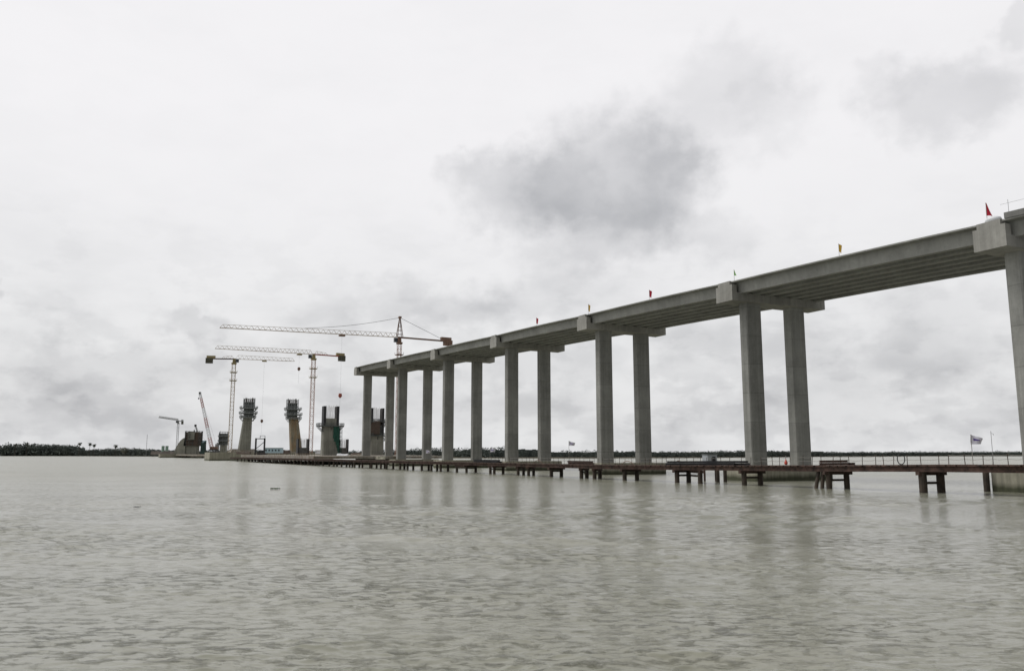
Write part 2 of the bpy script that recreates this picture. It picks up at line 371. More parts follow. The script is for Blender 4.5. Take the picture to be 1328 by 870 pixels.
# spans: open-topped T girders side by side
def girder_prof(lo, hi):
    return [(-.42, -1.72), (.42, -1.72), (.62, -.22), (hi, -.17), (hi, 0), (lo, 0), (lo, -.17), (-.62, -.22)]
GV = [-7.25+2.4167*i for i in range(7)]
for k in range(-1, 6):
    u0 = UB0+SPAN*k+1.0; u1 = UB0+SPAN*(k+1)-1.0
    z0, z1 = ztop(u0)-.06, ztop(u1)-.06
    sag = .10
    # slab / tie strip is the visible part, girders are its sub-parts
    d = MB(); n = 8
    if k == -1:
        for a_, c_ in ((u0-2, u1-.6),):
            p0, p1 = fr(a_, VB, ztop(a_)+.0), fr(c_, VB, ztop(c_)+.0)
            pr = [(-9.0, -.05), (9.0, -.05), (9.0, .55), (8.75, .62), (8.55, .24), (-8.55, .24), (-8.75, .62), (-9.0, .55)]
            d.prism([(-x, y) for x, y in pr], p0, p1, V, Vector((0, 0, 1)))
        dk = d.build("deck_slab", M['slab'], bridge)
    else:
        for g_ in range(6):
            vm = VB+(GV[g_]+GV[g_+1])/2
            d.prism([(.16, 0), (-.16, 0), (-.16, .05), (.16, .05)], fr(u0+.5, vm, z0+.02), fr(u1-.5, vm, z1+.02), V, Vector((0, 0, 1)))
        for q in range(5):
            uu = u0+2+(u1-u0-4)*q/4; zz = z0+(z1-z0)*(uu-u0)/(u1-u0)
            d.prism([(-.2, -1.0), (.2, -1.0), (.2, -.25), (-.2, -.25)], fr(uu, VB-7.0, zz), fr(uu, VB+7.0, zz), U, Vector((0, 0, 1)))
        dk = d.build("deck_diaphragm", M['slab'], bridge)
    for g_ in range(7):
        lo = -1.62 if g_ == 0 else -1.195; hi = 1.62 if g_ == 6 else 1.195
        gm = MB(); pr = [(-x, y) for x, y in girder_prof(-hi, -lo)]
        pr = [(x, y) for x, y in girder_prof(lo, hi)][::-1]
        segs = 8
        for s_ in range(segs):
            pass
        pts = []
        for s_ in range(segs+1):
            t_ = s_/segs; uu = u0+(u1-u0)*t_; cm = sag*4*t_*(1-t_)
            pts.append(fr(uu, VB+GV[g_], z0+(z1-z0)*t_+cm))
        kk = len(gm.v); npf = len(pr)
        for P_ in pts:
            for x, y in pr: gm.v.append(tuple(P_+V*x+Vector((0, 0, y))))
        for s_ in range(segs):
            for a_ in range(npf):
                b2 = (a_+1) % npf; gm.f.append((s_*npf+a_, s_*npf+b2, (s_+1)*npf+b2, (s_+1)*npf+a_))
        gm.f.append(tuple(range(npf-1, -1, -1))); gm.f.append(tuple(segs*npf+q for q in range(npf)))
        gm.build("girder", M['girder'], dk)
# rail along the finished near span
rl = MB(); ue = UB0-2.0
for q in range(16):
    uu = ue-2.2*q; rl.bar(fr(uu, VB-8.8, ztop(uu)+.55), fr(uu, VB-8.8, ztop(uu)+1.85), .03)
for hh in (1.55,): rl.bar(fr(ue+.8, VB-8.8, ztop(ue+.8)+hh-.05), fr(ue-34, VB-8.8, ztop(ue-34)+hh), .022)
rl.build("edge_railing", M['greypaint'], bridge)
# sack left on the crossbeam beside the finished span
sk = MB(); c0 = fr(UB0-.2, VB-8.6, ztop(UB0)-.04); ring = 10
for lv, (rd, z_) in enumerate(((.55, 0), (.7, .16), (.62, .38), (.35, .52))):
    for q in range(ring):
        a_ = q/ring*6.283; sk.v.append(tuple(c0+U*math.cos(a_)*rd*1.25*(1+.08*math.sin(3*a_))+V*math.sin(a_)*rd*.8+Vector((0, 0, z_))))
for lv in range(3):
    for q in range(ring): q2 = (q+1) % ring; sk.f.append((lv*ring+q, lv*ring+q2, lv*ring+ring+q2, lv*ring+ring+q))
sk.f.append(tuple(3*ring+q for q in range(ring)))
tag(sk.build("cement_sack", M['white'], smooth=True, origin=c0), "white sack lying on the rightmost crossbeam beside the red pennant", "sack")
# ------------------------------------------------------------------ flags
def flag(base_, pole_h, w, h, shape, mat, label, grp, dirv=None, print_=False, pm='rope'):
    r_ = thing("pennant_flag" if not print_ else "banner_flag", base_, label, "flag", grp)
    dv = (dirv or Vector((1, .2, 0))).normalized(); top = Vector(base_)+Vector((0, 0, pole_h))
    MB().bar(base_, top, .05 if not print_ else .06, n=6).build("flagpole", M[pm], r_)
    m_ = MB(); nx, nz = 8, 5; nrm = Vector((-dv.y, dv.x, 0))
    def P_(i, j, off=0):
        s_, q = i/nx, j/nz
        if shape == 'tri': x = w*s_*(q); z = -h*q            # widens downwards
        elif shape == 'limp': x = w*s_*(1-.3*q); z = -h*q-.25*h*s_
        else: x = w*s_*(1-.12*q); z = -h*q*(1-.45*s_)-.42*h*s_
        return top+dv*x+Vector((0, 0, z))+nrm*(math.sin(s_*6+q*2)*.09*w+off)
    for i in range(nx+1):
        for j in range(nz+1): m_.v.append(tuple(P_(i, j)))
    for i in range(nx):
        for j in range(nz): k = i*(nz+1)+j; m_.f.append((k, k+1, k+nz+2, k+nz+1))
    cl = m_.build("flag_cloth", M[mat], r_, smooth=True)
    if print_:
        q_ = MB()
        for i in range(2, 6): q_.quad([P_(i, 1.2+.15*i, -.02), P_(i, 3.2-.1*i, -.02), P_(i+1, 3.1-.1*i, -.02), P_(i+1, 1.35+.15*i, -.02)])
        q_.build("printed_emblem", M['flagpur'], cl)
    return r_
def deck_u(px):      # position along the near deck edge whose bearing is px
    lo, hi = 0, 330
    for _ in range(50):
        mid = (lo+hi)/2; p = fr(mid, VB-8.6, ztop(mid)); fw = p.y*CP+(p.z-H)*SP
        if 664+F*p.x/fw > px: lo = mid
        else: hi = mid
    return lo
for px, ph, w, h, shp, mt, lb in ((1279, 2.2, .75, 1.35, 'tri', 'flagred', "triangular red pennant on the rightmost crossbeam beside a white sack"),
        (1087, 1.75, .45, 1.0, 'limp', 'flagyel', "yellow pennant on the deck edge in the middle of the longest-looking span"),
        (951, 1.75, .4, .9, 'tri', 'flaggrn', "small bright green pennant above the second crossbeam from the right"),
        (841, 1.85, .5, 1.15, 'limp', 'flagred', "red pennant on the deck between the green one and a yellow one"),
        (762, 2.0, .4, 1.25, 'limp', 'flagyel', "yellow pennant above the third crossbeam from the right"),
        (694.5, 1.9, .45, 1.2, 'limp', 'flagred', "leftmost pennant on the deck, dull red"),):
    uu = deck_u(px); flag(fr(uu, VB-8.4, ztop(uu)-.02), ph, w, h, shp, mt, lb, "pennants along the viaduct edge")
# ------------------------------------------------------------------ rusty access trestle
TL = [(30, 73.2, 2.95, 2.22), (54, 72.3, 2.72, 2.05), (66, 71, 2.5, 1.86), (84, 68.4, 2.3, 1.7), (104, 66.6, 2.12, 1.55), (145, 65.4, 2.1, 1.55), (195, 62.6, 2.1, 1.55), (277, 60.5, 2.1, 1.55), (345, 60.0, 2.1, 1.45), (470, 60, 2.0, 1.2)]
def tl(u):
    for (a, va, ta, ba), (c, vc, tc_, bc) in zip(TL[:-1], TL[1:]):
        if u <= c: t_ = (u-a)/(c-a); return va+(vc-va)*t_, ta+(tc_-ta)*t_, ba+(bc-ba)*t_
    return TL[-1][1:]
def tl_u(px):
    lo, hi = 20, 600
    for _ in range(50):
        mid = (lo+hi)/2; v_, _t, _b = tl(mid); p = fr(mid, v_, 1); fw = p.y*CP+(p.z-H)*SP
        if 664+F*p.x/fw > px: lo = mid
        else: hi = mid
    return lo
trestle = thing("access_trestle", fr(60, 72, 0), "low rusty brown steel trestle on many dark piles running beside the viaduct columns", "trestle")
gd = MB(); W_ = 2.9
us = [30+4*i for i in range(int((470-30)/4)+1)]
for a_, c_ in zip(us[:-1], us[1:]):
    va, ta, ba = tl(a_); vc, tc_, bc = tl(c_)
    for off, wd in ((-.35, .34), (W_-.65, .34), (W_/2-.35, .3)):
        for zlo, zhi, ww in ((0, .07, wd), (.07, .93, wd*.3), (.93, 1, wd)):
            ha, hc = (ta-ba)*.82, (tc_-bc)*.82
            gd.hexa([fr(a_, va+off-ww/2, ba+ha*zlo), fr(a_, va+off+ww/2, ba+ha*zlo), fr(c_, vc+off+ww/2, bc+hc*zlo), fr(c_, vc+off-ww/2, bc+hc*zlo),
                     fr(a_, va+off-ww/2, ba+ha*zhi), fr(a_, va+off+ww/2, ba+ha*zhi), fr(c_, vc+off+ww/2, bc+hc*zhi), fr(c_, vc+off-ww/2, bc+hc*zhi)])
gd.build("main_beam", M['rust'], trestle)
dk = MB()
for a_, c_ in zip(us[:-1], us[1:]):
    for q in range(4):
        ua = a_+q*1.0; ub = ua+.94; v0, t0, b0 = tl(ua); jit = random.uniform(-.08, .12); dz = random.uniform(0, .035)
        dk.hexa([fr(ua, v0-.6-jit, t0-.13), fr(ua, v0+W_-.3, t0-.13), fr(ub, v0+W_-.3, t0-.13), fr(ub, v0-.6-jit, t0-.13),
                 fr(ua, v0-.6-jit, t0+dz), fr(ua, v0+W_-.3, t0+dz), fr(ub, v0+W_-.3, t0+dz), fr(ub, v0-.6-jit, t0+dz)])
dk.build("deck_plates", M['rust'], trestle)
NEAR = [1197, 1220, 1075, 1098, 965, 986, 878, 893, 908, 810, 826, 754, 761, 771, 778, 715, 728, 672, 679, 685.5, 692, 636, 641, 652.5, 605, 617, 592.6, 581, 571.5, 567, 559.5, 556, 547,
        536, 528.6, 524.5, 519, 510, 501.5, 499, 494, 488.5, 482, 480, 470, 466, 460, 457, 453.5, 449.5, 443, 437, 433, 427, 419, 413.5, 409, 405]
NEAR += [400-4.6*i for i in range(21)]
second = {1220, 1098, 986, 893, 826, 761, 778, 728, 679, 692, 652.5, 617}
piles = []
for px in NEAR:
    uu = tl_u(px); v_, t_, b_ = tl(uu)
    if px in second or (px < 600 and len(piles) % 2):
        uu2 = tl_u(px)
        # far-row pile: slide along the trestle so that it still stands under it
        for _ in range(30):
            p = fr(uu2, tl(uu2)[0]+2.0, 1); fw = p.y*CP+(p.z-H)*SP; cur = 664+F*p.x/fw
            uu2 += (cur-px)*.02*max(1, p.y/90)*2
        uu = uu2; v_, t_, b_ = tl(uu); v_ += 2.0
    piles.append((uu, v_, b_, px))
for uu, v_, b_, px in piles:
    d_ = .62 if px > 700 else .55; d_ = .78 if px in (1197, 1220) else d_
    q = MB(); q.bar(fr(uu, v_, -2.5), fr(uu, v_, b_+.01), d_, n=12)
    q.build("steel_pile", M['pile'], trestle)
# raking piles at the broken-looking bent, plus two free piles behind
for (px, pb, yb) in ((1062, 1056, 632), (1068, 1065, 633)):
    uu = tl_u(px); v_, t_, b_ = tl(uu); a_ = at(pb, yb, fr(uu, v_).y); MB().bar((a_.x, a_.y, -1), fr(uu, v_, b_), .4, n=10).build("raking_pile", M['pile'], trestle)
for px, Y_ in ((931, 111), (940.5, 112)):
    a_ = at(px, 620, Y_); MB().bar((a_.x, a_.y, -2), (a_.x, a_.y, 1.6), .5, n=10).build("steel_pile", M['pile'], trestle)
for px, Y_ in ((1279, 84), (1305, 84)):
    a_ = at(px, 620, Y_); MB().bar((a_.x, a_.y, -2), (a_.x, a_.y, 2.3), .62, n=10).build("steel_pile", M['pile'], trestle)
# horizontal cross braces and headstocks on each bent
sp_ = sorted(piles, key=lambda q: -q[3])
for (ua, va, ba, pa), (uc, vc, bc, pc) in zip(sp_[:-1], sp_[1:]):
    if abs(ua-uc) < 5.2 and (pa > 600 and pa-pc < 26):
        MB().bar(fr(ua, va, .95), fr(uc, vc, .95), .2, .24).build("cross_brace", M['pile'], trestle)
        e = (fr(ua, va, 0)-fr(uc, vc, 0)).normalized()*.6
        z_ = min(ba, bc)-.17
        MB().bar(fr(ua, va, z_)+e, fr(uc, vc, z_)-e, .5, .33).build("headstock", M['rust'], trestle)
# handrail on the far side: posts and two lines
hr = None; lines = MB(); prevp = None; uu = 34.0; posts = []
while uu < 150:
    v_, t_, b_ = tl(uu); p = fr(uu, v_+W_-.4, t_); posts.append(p); uu += random.uniform(.9, 1.9)
for fr_ in (.52, .93):
    for a_, c_ in zip(posts[:-1], posts[1:]):
        if fr_ > .9 and random.random() < .25: continue
        mid = (a_+c_)/2; mid.z += 1.0*fr_-.06; lines.bar(a_+Vector((0, 0, fr_)), mid, .035); lines.bar(mid, c_+Vector((0, 0, fr_)), .035)
hr = lines.build("railing_rope", M['rope'], trestle)
for p in posts:
    lean = Vector((random.uniform(-.08, .08), 0, random.uniform(.95, 1.15)))
    MB().bar(p-Vector((0, 0, .1)), p+lean, .055).build("railing_post", M['rebar'], hr)
# things on and near the trestle ------------------------------------
def on_tr(px, dv=1.0):
    lo, hi = 20, 600
    for _ in range(50):
        uu = (lo+hi)/2; v_, t_, b_ = tl(uu); p = fr(uu, v_+dv, t_+.04); fw = p.y*CP+(p.z-H)*SP
        if 664+F*p.x/fw > px: lo = uu
        else: hi = uu
    return uu, p
uu, p = on_tr(920); p = at(920.5, 600, 116); p.z = 3.2
bx = thing("site_cabinet", (p.x, p.y, p.z-.75), "pale grey box-shaped site cabinet standing behind the trestle beams", "cabinet")
MB().box((p.x, p.y, p.z-.75), 1.7, 1.2, 1.2, (V, U)).build("cabinet_body", M['palegrey'], bx, bevel=.03)
MB().box((p.x, p.y, p.z+.45), 1.84, 1.34, .07, (V, U)).build("cabinet_roof", M['platform'], bx)
c_ = Vector((p.x, p.y, p.z-.55))-U*.62-V*.1
MB().box(c_+V*.35, .55, .06, .75, (V, U)).build("cabinet_door", M['darksteel'], bx)
pl = MB(); pl.box((p.x, p.y, p.z-1.05), 2.4, 1.8, .29, (V, U))
for sx in (-1, 1):
    pl.bar(Vector((p.x, p.y, -1))+V*sx, Vector((p.x, p.y, p.z-1.04))+V*sx, .3, n=8)
tag(pl.build("cabinet_stand", M['rust'], origin=(p.x, p.y, 0)), "small rusty stand on two piles carrying the pale grey cabinet", "stand")
def beam_stack(px0, px1, n, label, seed, z0=.05, mat='rust'):
    rs = random.Random(seed); u0, u1 = tl_u(px0), tl_u(px1); r_ = thing("steel_beam_stack", fr(u0, tl(u0)[0]+.6, tl(u0)[1]+.04), label, "beam stack", "steel beams lying on the trestle")
    for q in range(n):
        row = q % 2; lay = q//2; sh = rs.uniform(-1, 1)*(.12*(u0-u1)); vv = .5+row*.75
        za, zb = tl(u0)[1]+.04+lay*.28, tl(u1)[1]+.04+lay*.28
        a_, b2 = fr(u0+sh, tl(u0)[0]+vv, za), fr(u1+sh*.5, tl(u1)[0]+vv+rs.uniform(-.2, .2), zb)
        m_ = MB()
        for y0, y1, w in ((0, .04, .26), (.04, .22, .05), (.22, .26, .26)):
            m_.prism([(w/2, y0), (-w/2, y0), (-w/2, y1), (w/2, y1)], a_, b2, V, Vector((0, 0, 1)))
        m_.build("steel_beam", M[mat], r_)
beam_stack(957, 862, 4, "long dark steel beams stacked on the trestle left of the second column pair", 1, mat='darksteel')
beam_stack(763, 731, 3, "short reddish steel beams lying just left of the third column pair", 2)
beam_stack(644, 612, 4, "dark low stack of beams at the foot of the fifth column pair", 3, mat='darksteel')
beam_stack(1100, 1062, 3, "loose steel lengths above the raking piles", 4)
# hoop of hose
uu, p = on_tr(1169, 1.9); hp = MB(); R_ = .56; c0 = p+Vector((0, 0, R_+.02)); nn = 28
for q in range(nn):
    a_, b2 = q/nn*6.283, (q+1)/nn*6.283
    hp.bar(c0+V*math.cos(a_)*R_+Vector((0, 0, math.sin(a_)*R_)), c0+V*math.cos(b2)*R_+Vector((0, 0, math.sin(b2)*R_)), .1, n=8)
tag(hp.build("hose_hoop", M['rubber'], smooth=True, origin=p), "round dark hoop of hose leaning on the trestle handrail", "hose")
# life ring / float
uu, p = on_tr(1019.5, 1.8)
bo = thing("marker_buoy", p, "small orange-red marker float between the second column pair", "buoy")
m_ = MB(); rg = 12; prof = ((.0, .02), (.15, .06), (.2, .2), (.19, .34), (.1, .5), (.04, .7))
for rd, z_ in prof:
    for q in range(rg): m_.v.append(tuple(p+Vector((math.cos(q/rg*6.283)*rd, math.sin(q/rg*6.283)*rd, z_))))
for lv in range(len(prof)-1):
    for q in range(rg): q2 = (q+1) % rg; m_.f.append((lv*rg+q, lv*rg+q2, lv*rg+rg+q2, lv*rg+rg+q))
m_.build("float_body", M['buoy'], bo, smooth=True)
MB().bar(p+Vector((0, 0, .65)), p+Vector((0, 0, 1.1)), .05).build("top_rod", M['rope'], bo)
# tall thin lamp mast by the right banner
uu, p = on_tr(1288.5, 1.9); mt = MB(); mt.bar(p, p+Vector((0, 0, 3.1)), .045, n=8); mt.bar(p+Vector((0, 0, 2.9)), p+Vector((.22, .05, 2.85)), .02); mt.bar(p+Vector((.22, .05, 2.86)), p+Vector((.27, .05, 2.72)), .03)
tag(mt.build("lamp_mast", M['greypaint'], origin=p), "slim grey lamp mast between the right banner and the rightmost column", "mast")
for px, dv, ph, w, h, lb in ((1262, 1.9, 2.85, 1.3, .95, "white banner with purple print on the trestle near the rightmost column"),
        (738, 1.9, 3.75, 1.1, .8, "white banner with purple print between the third and fourth column pairs"),
        (635.5, 1.9, 2.85, 1.1, .85, "white banner with purple print between the fourth and fifth column pairs"),
        (552, 1.9, 2.6, 1.1, .8, "white banner seen against the far column of the sixth pair")):
    uu, p = on_tr(px, dv); flag(p, ph, w, h, 'banner', 'flagwhite', lb, "white banners along the trestle", print_=True)
# pipes / cable arcs on the deck (bent hose lengths)
for px0, px1, hgt, lb in ((806, 822, .55, "thin reddish hose arching over the trestle right of the third column pair"), (692, 703, .55, "thin hose arching on the trestle beside the fourth column pair"), (874, 886, .6, "tangled brown hose on the beams left of the grey cabinet")):
    _, a_ = on_tr(px0, 1.2); _, b2 = on_tr(px1, 1.6); hm = MB(); pv = None
    for q in range(13):
        t_ = q/12; c_ = a_.lerp(b2, t_)+Vector((0, 0, hgt*math.sin(math.pi*t_)**.8)); 
        if pv: hm.bar(pv, c_, .09, n=6)
        pv = c_
    tag(hm.build("bent_hose", M['orange'], origin=a_), lb, "hose", "hoses on the trestle")
# ------------------------------------------------------------------ lattice helpers
def mast(name, parent, base_, z1, w, mat, mem=.16, ax=(V, U), step=None, bands=None):
    b_ = Vector(base_); step = step or w*1.15; m_ = MB(); cs = [(-1, -1), (1, -1), (1, 1), (-1, 1)]
    P_ = lambda c, z: b_+ax[0]*c[0]*w/2+ax[1]*c[1]*w/2+Vector((0, 0, z-b_.z))
    for c in cs: m_.bar(P_(c, b_.z), P_(c, z1), mem*1.25)
    z = b_.z; k = 0
    while z < z1-step*.5:
        zn = min(z+step, z1)
        for q in range(4):
            a_, c_ = cs[q], cs[(q+1) % 4]
            m_.bar(P_(a_, z), P_(c_, z), mem*.8)
            m_.bar(P_(a_ if k % 2 else c_, z), P_(c_ if k % 2 else a_, zn), mem*.7)
        z = zn; k += 1
    return m_.build(name, mat, parent)
def tri_jib(name, parent, p0, p1, h0, h1, w, mat, mem=.13, step=2.4, taper_end=True):
    """triangular lattice: two bottom chords, one top chord"""
    p0, p1 = Vector(p0), Vector(p1); d = (p1-p0); ln = d.length; d.normalize(); s = Vector((-d.y, d.x, 0)).normalized(); up = s.cross(d)*-1
    if up.z < 0: up = -up
    m_ = MB(); n = max(3, int(ln/step)); L_ = [p0.lerp(p1, i/n)-s*w/2 for i in range(n+1)]; R2 = [p0.lerp(p1, i/n)+s*w/2 for i in range(n+1)]
    T = [p0.lerp(p1, (i+.5)/n)+up*(h0+(h1-h0)*(i+.5)/n) for i in range(n)]
    m_.bar(L_[0], L_[-1], mem*1.3); m_.bar(R2[0], R2[-1], mem*1.3); m_.bar(T[0], T[-1], mem*1.3)
    for i in range(n):
        for S_ in (L_, R2): m_.bar(S_[i], T[i], mem*.75); m_.bar(T[i], S_[i+1], mem*.75)
        m_.bar(L_[i], R2[i+1], mem*.6); m_.bar(L_[i], R2[i], mem*.6)
    m_.bar(L_[-1], R2[-1], mem)
    return m_.build(name, mat, parent)
def tower_crane(name, label, grp, px, Y, ybase, yj, w, jib, cj, jh, mats, cw, hook, apex=None, collars=True, mem=.145):
    """jib / cj = (px, y of bottom chord) ends ; all ends lie on one horizontal line through the mast head"""
    zb = zat(ybase, Y); X0 = xat(px[0], ybase, Y); base_ = Vector((X0, Y, zb))
    zj = zat(yj, Y); r_ = thing(name, base_, label, "tower crane", grp)
    mastm, jibm, headm = mats
    mm_ = mast("mast", r_, base_, zj-3.2, w, M[mastm], mem)
    if collars:
        for dz in (-8.5, -13.5):
            c_ = MB(); c_.box((X0, Y, zj+dz), w*1.9, w*1.9, .35, (V, U))
            for sx in (-1, 1):
                for sy in (-1, 1): c_.bar(Vector((X0, Y, zj+dz+.3))+V*sx*w*.95+U*sy*w*.95, Vector((X0, Y, zj+dz+1.4))+V*sx*w*.95+U*sy*w*.95, .12)
            c_.build("climbing_collar", M[headm], r_)
    # slewing unit, cab
    hd = MB(); hd.frustum((X0, Y, zj-3.3), w*1.3, w*1.3, zj-2.4, w*1.5, w*1.5); hd.frustum((X0, Y, zj-2.4), w*.9, w*.9, zj+.3, w*.75, w*.75)
    hu = hd.build("slewing_unit", M[headm], r_)
    def end(pp):       # horizontal line at height zj: depth follows from the row it is seen in
        q = at(pp[0], pp[1], 1.0); k = (zj-H)/(q.z-H); return Vector((q.x*k, k, zj))
    J1, C1 = end(jib), end(cj); head = Vector((X0, Y, zj)); dj = (J1-head).normalized()
    cb = MB(); cc = head+dj*w*.9+Vector((-dj.y, dj.x, 0))*-w*.7; cb.box(cc+Vector((0, 0, -2.2)), 1.4, 1.8, 2.0, (Vector((-dj.y, dj.x, 0)), dj)); cbo = cb.build("operator_cab", M['win'], hu)
    tri_jib("jib", r_, head+dj*w*.4, J1, jh, jh*.75, 1.3, M[jibm], mem*.8)
    dc = (C1-head).normalized(); sv = Vector((-dc.y, dc.x, 0)); m_ = MB()
    if cw[0] == 'lattice':
        tri_jib("counter_jib_truss", r_, head-dj*.2, head+dc*(C1-head).length*.45, jh*.9, jh*.5, 1.2, M[jibm], mem*.8)
    for s_ in (-.7, .7): m_.bar(head+sv*s_, C1+sv*s_, .35, .55)
    n = int((C1-head).length/2)
    for q in range(n): a_ = head.lerp(C1, q/n); m_.bar(a_-sv*.7, a_+sv*.7, .2)
    m_.build("counter_jib", M[cw[3]], r_)
    wl_ = cw[1]; c_ = MB(); mid = C1-dc*wl_/2
    for q in range(4):
        a_ = C1-dc*(wl_*(q+.5)/4*.75); c_.box(a_+Vector((0, 0, -cw[2]+.4)), 1.8, wl_*.17, cw[2], (sv, dc))
    c_.build("counterweight", M['weights'] if cw[3] != 'orange' else M['orange'], r_)
    c_ = MB(); c_.box(C1-dc*wl_*.55+Vector((0, 0, .3)), 1.6, wl_*.9, 1.5, (sv, dc)); c_.build("hoist_winch", M[headm], r_)
    if apex:
        za = zat(apex, Y); a_ = MB(); tip = head+Vector((0, 0, za-zj))
        b0 = [head+dj*1.3+sv*.9, head+dj*1.3-sv*.9, head-dj*1.3+sv*.9, head-dj*1.3-sv*.9]
        for q in b0: a_.bar(q, tip+(q-head)*.12, .3)
        for f1 in (.15, .35, .55, .75):
            rg = [q.lerp(tip, f1) for q in (b0[0], b0[1], b0[3], b0[2])]
            for q in range(4): a_.bar(rg[q], rg[(q+1) % 4], .16)
        a_.box(tip-Vector((0, 0, .3)), 1.2, 1.2, .9, (sv, dj))
        a_.build("apex_tower", M['orange'], r_)
        t_ = MB(); jl = (J1-head).length; a1 = head+dj*jl*.55+Vector((0, 0, jh*.9)); pv = None
        for q in range(11):
            s_ = q/10; c2 = tip.lerp(a1, s_)-Vector((0, 0, 1.0*math.sin(math.pi*s_)));
            if pv: t_.bar(pv, c2, .15)
            pv = c2
        t_.build("jib_tie", M['cable'], r_)
        t_ = MB(); t_.bar(tip, C1-dc*4+Vector((0, 0, .3)), .13); t_.build("counter_tie", M['cable'], r_)
    if hook:
        hx, hy = hook; t_ = (hx-px[1])/(jib[0]-px[1]); q = None
        # walk along the jib until the bearing matches
        best = min((abs(664+F*(head.lerp(J1, s_/400)).x/((head.lerp(J1, s_/400)).y*CP+(zj-H)*SP)-hx), s_/400) for s_ in range(401))[1]
        P_ = head.lerp(J1, best); hz = zat(hy, P_.y)
        c_ = MB(); c_.box(P_+Vector((0, 0, -.95)), 1.6, 2.6, .7, (sv, dj)); tro = c_.build("trolley", M[headm], r_)
        c_ = MB()
        for s_ in (-.3, .3): c_.bar(P_+sv*s_+Vector((0, 0, -.9)), Vector((P_.x, P_.y, hz+1))+sv*s_*.6, .018)
        c_.bar(Vector((P_.x, P_.y, hz-1)), Vector((P_.x, P_.y, hz-8)), .04)
        c_.build("hoist_rope", M['cable'], tro)
        c_ = MB(); c_.frustum((P_.x, P_.y, hz-1.0), .5, .5, hz-.2, 1.6, .8); c_.frustum((P_.x, P_.y, hz-.2), 1.6, .8, hz+1.0, 1.2, .7)
        c_.build("hook_block", M['redw'] if grp == 'x' or apex else M['orange'], r_)
    return r_
tower_crane("tower_crane", "cream flat-top tower crane left of the two pylon legs, counterweight at its left end", "tower cranes at the pylons",
            (297.8, 301), 492, 586, 465.5, 2.0, (382, 468.5), (267, 465), 2.4, ('cream', 'cream', 'yellowc'), ('lattice', 5.5, 3.2, 'rust'), (343, 546))
tower_crane("tower_crane", "flat-top tower crane between the ochre leg and the green-netted pier, jib reaching left", "tower cranes at the pylons",
            (402.5, 406), 462, 587, 459.5, 2.0, (279, 452), (447.5, 462.5), 2.3, ('pinkw', 'cream', 'yellowc'), ('lattice', 5.5, 3.2, 'redw'), (388.5, 478.5))
tower_crane("tower_crane", "tallest crane, orange with a pointed apex and ties, standing behind the viaduct end", "tower cranes at the pylons",
            (515, 518), 380, 594, 437.5, 1.7, (285, 425), (586, 443), 2.0, ('pinkw', 'cream', 'orange'), ('plain', 6.0, 2.6, 'orange'), (443.5, 513), apex=412, collars=True)
tower_crane("tower_crane", "smallest and farthest grey tower crane at the left by the shore", "tower cranes at the pylons",
            (229, 229.5), 850, 586, 545.5, 1.7, (206, 541.5), (237, 546.5), 2.0, ('greypaint', 'greypaint', 'greypaint'), ('plain', 4, 3.4, 'greypaint'), None, collars=False, mem=.17)
# ------------------------------------------------------------------ crawler crane (red and white boom)
def boom_crane(name, label, px0, y0, px1, y1, Y, w, mata, matb, body):
    a_, b2 = at(px0, y0, Y), at(px1, y1, Y); r_ = thing(name, (a_.x, a_.y, a_.z-3), label, "crane")
    d = b2-a_; n = max(8, int(d.length/2.6)); dd = d.normalized(); s = Vector((0, 1, 0)); t_ = dd.cross(s).normalized()
    for g_ in range((n+3)//4):
        col_ = (mata, matb)[g_ % 2]; m_ = MB()
        for i in range(g_*4, min(n, g_*4+4)):
            w0 = w*(1-.45*i/n); w1 = w*(1-.45*(i+1)/n); P0, P1 = a_.lerp(b2, i/n), a_.lerp(b2, (i+1)/n); cs = [(-1, -1), (1, -1), (1, 1), (-1, 1)]
            r0 = [P0+t_*c[0]*w0/2+s*c[1]*w0/2 for c in cs]; r1 = [P1+t_*c[0]*w1/2+s*c[1]*w1/2 for c in cs]
            for q in range(4): m_.bar(r0[q], r1[q], .28); m_.bar(r0[q], r1[(q+1) % 4], .16); m_.bar(r0[q], r0[(q+1) % 4], .16)
        m_.build("boom_section", M[col_], r_)
    m_ = MB(); m_.box(b2-Vector((0, 0, 1.2)), 2.0, 1.4, 2.2); m_.build("boom_head", M['darksteel'], r_)
    MB().bar(b2+Vector((-1, 0, 0)), b2+Vector((-1, 0, -5)), .1).build("hoist_rope", M['cable'], r_)
    MB().box(b2+Vector((-1, 0, -6.5)), .9, .9, 1.6).build("hook_block", M['darksteel'], r_)
    if body:
        c_ = a_+Vector((2.5, 0, -3)); MB().box(c_+Vector((0, 0, 1.2)), 7.5, 4, 2.6).build("machine_house", M[body], r_, bevel=.15)
        for s_ in (-1, 1):
            MB().prism([(-4, .3), (-3.4, 0), (3.4, 0), (4, .3), (4, .9), (3.4, 1.2), (-3.4, 1.2), (-4, .9)], c_+Vector((-.5, s_*2.2-.5, 0)), c_+Vector((-.5, s_*2.2+.5, 0)), Vector((1, 0, 0)), Vector((0, 0, 1))).build("crawler_track", M['rubber'], r_)
        MB().bar(c_+Vector((3, 0, 3.8)), b2, .09).build("pendant_line", M['cable'], r_)
boom_crane("crawler_crane", "crawler crane with a slanting red and white lattice boom", 274.5, 580, 259.3, 509.5, 840, 2.9, 'redw', 'white', 'orange')
boom_crane("small_boom_crane", "small blue-grey boom crane behind the far left pier form", 259.5, 572, 253.5, 551.5, 880, 1.6, 'blue', 'greypaint', 'blue')
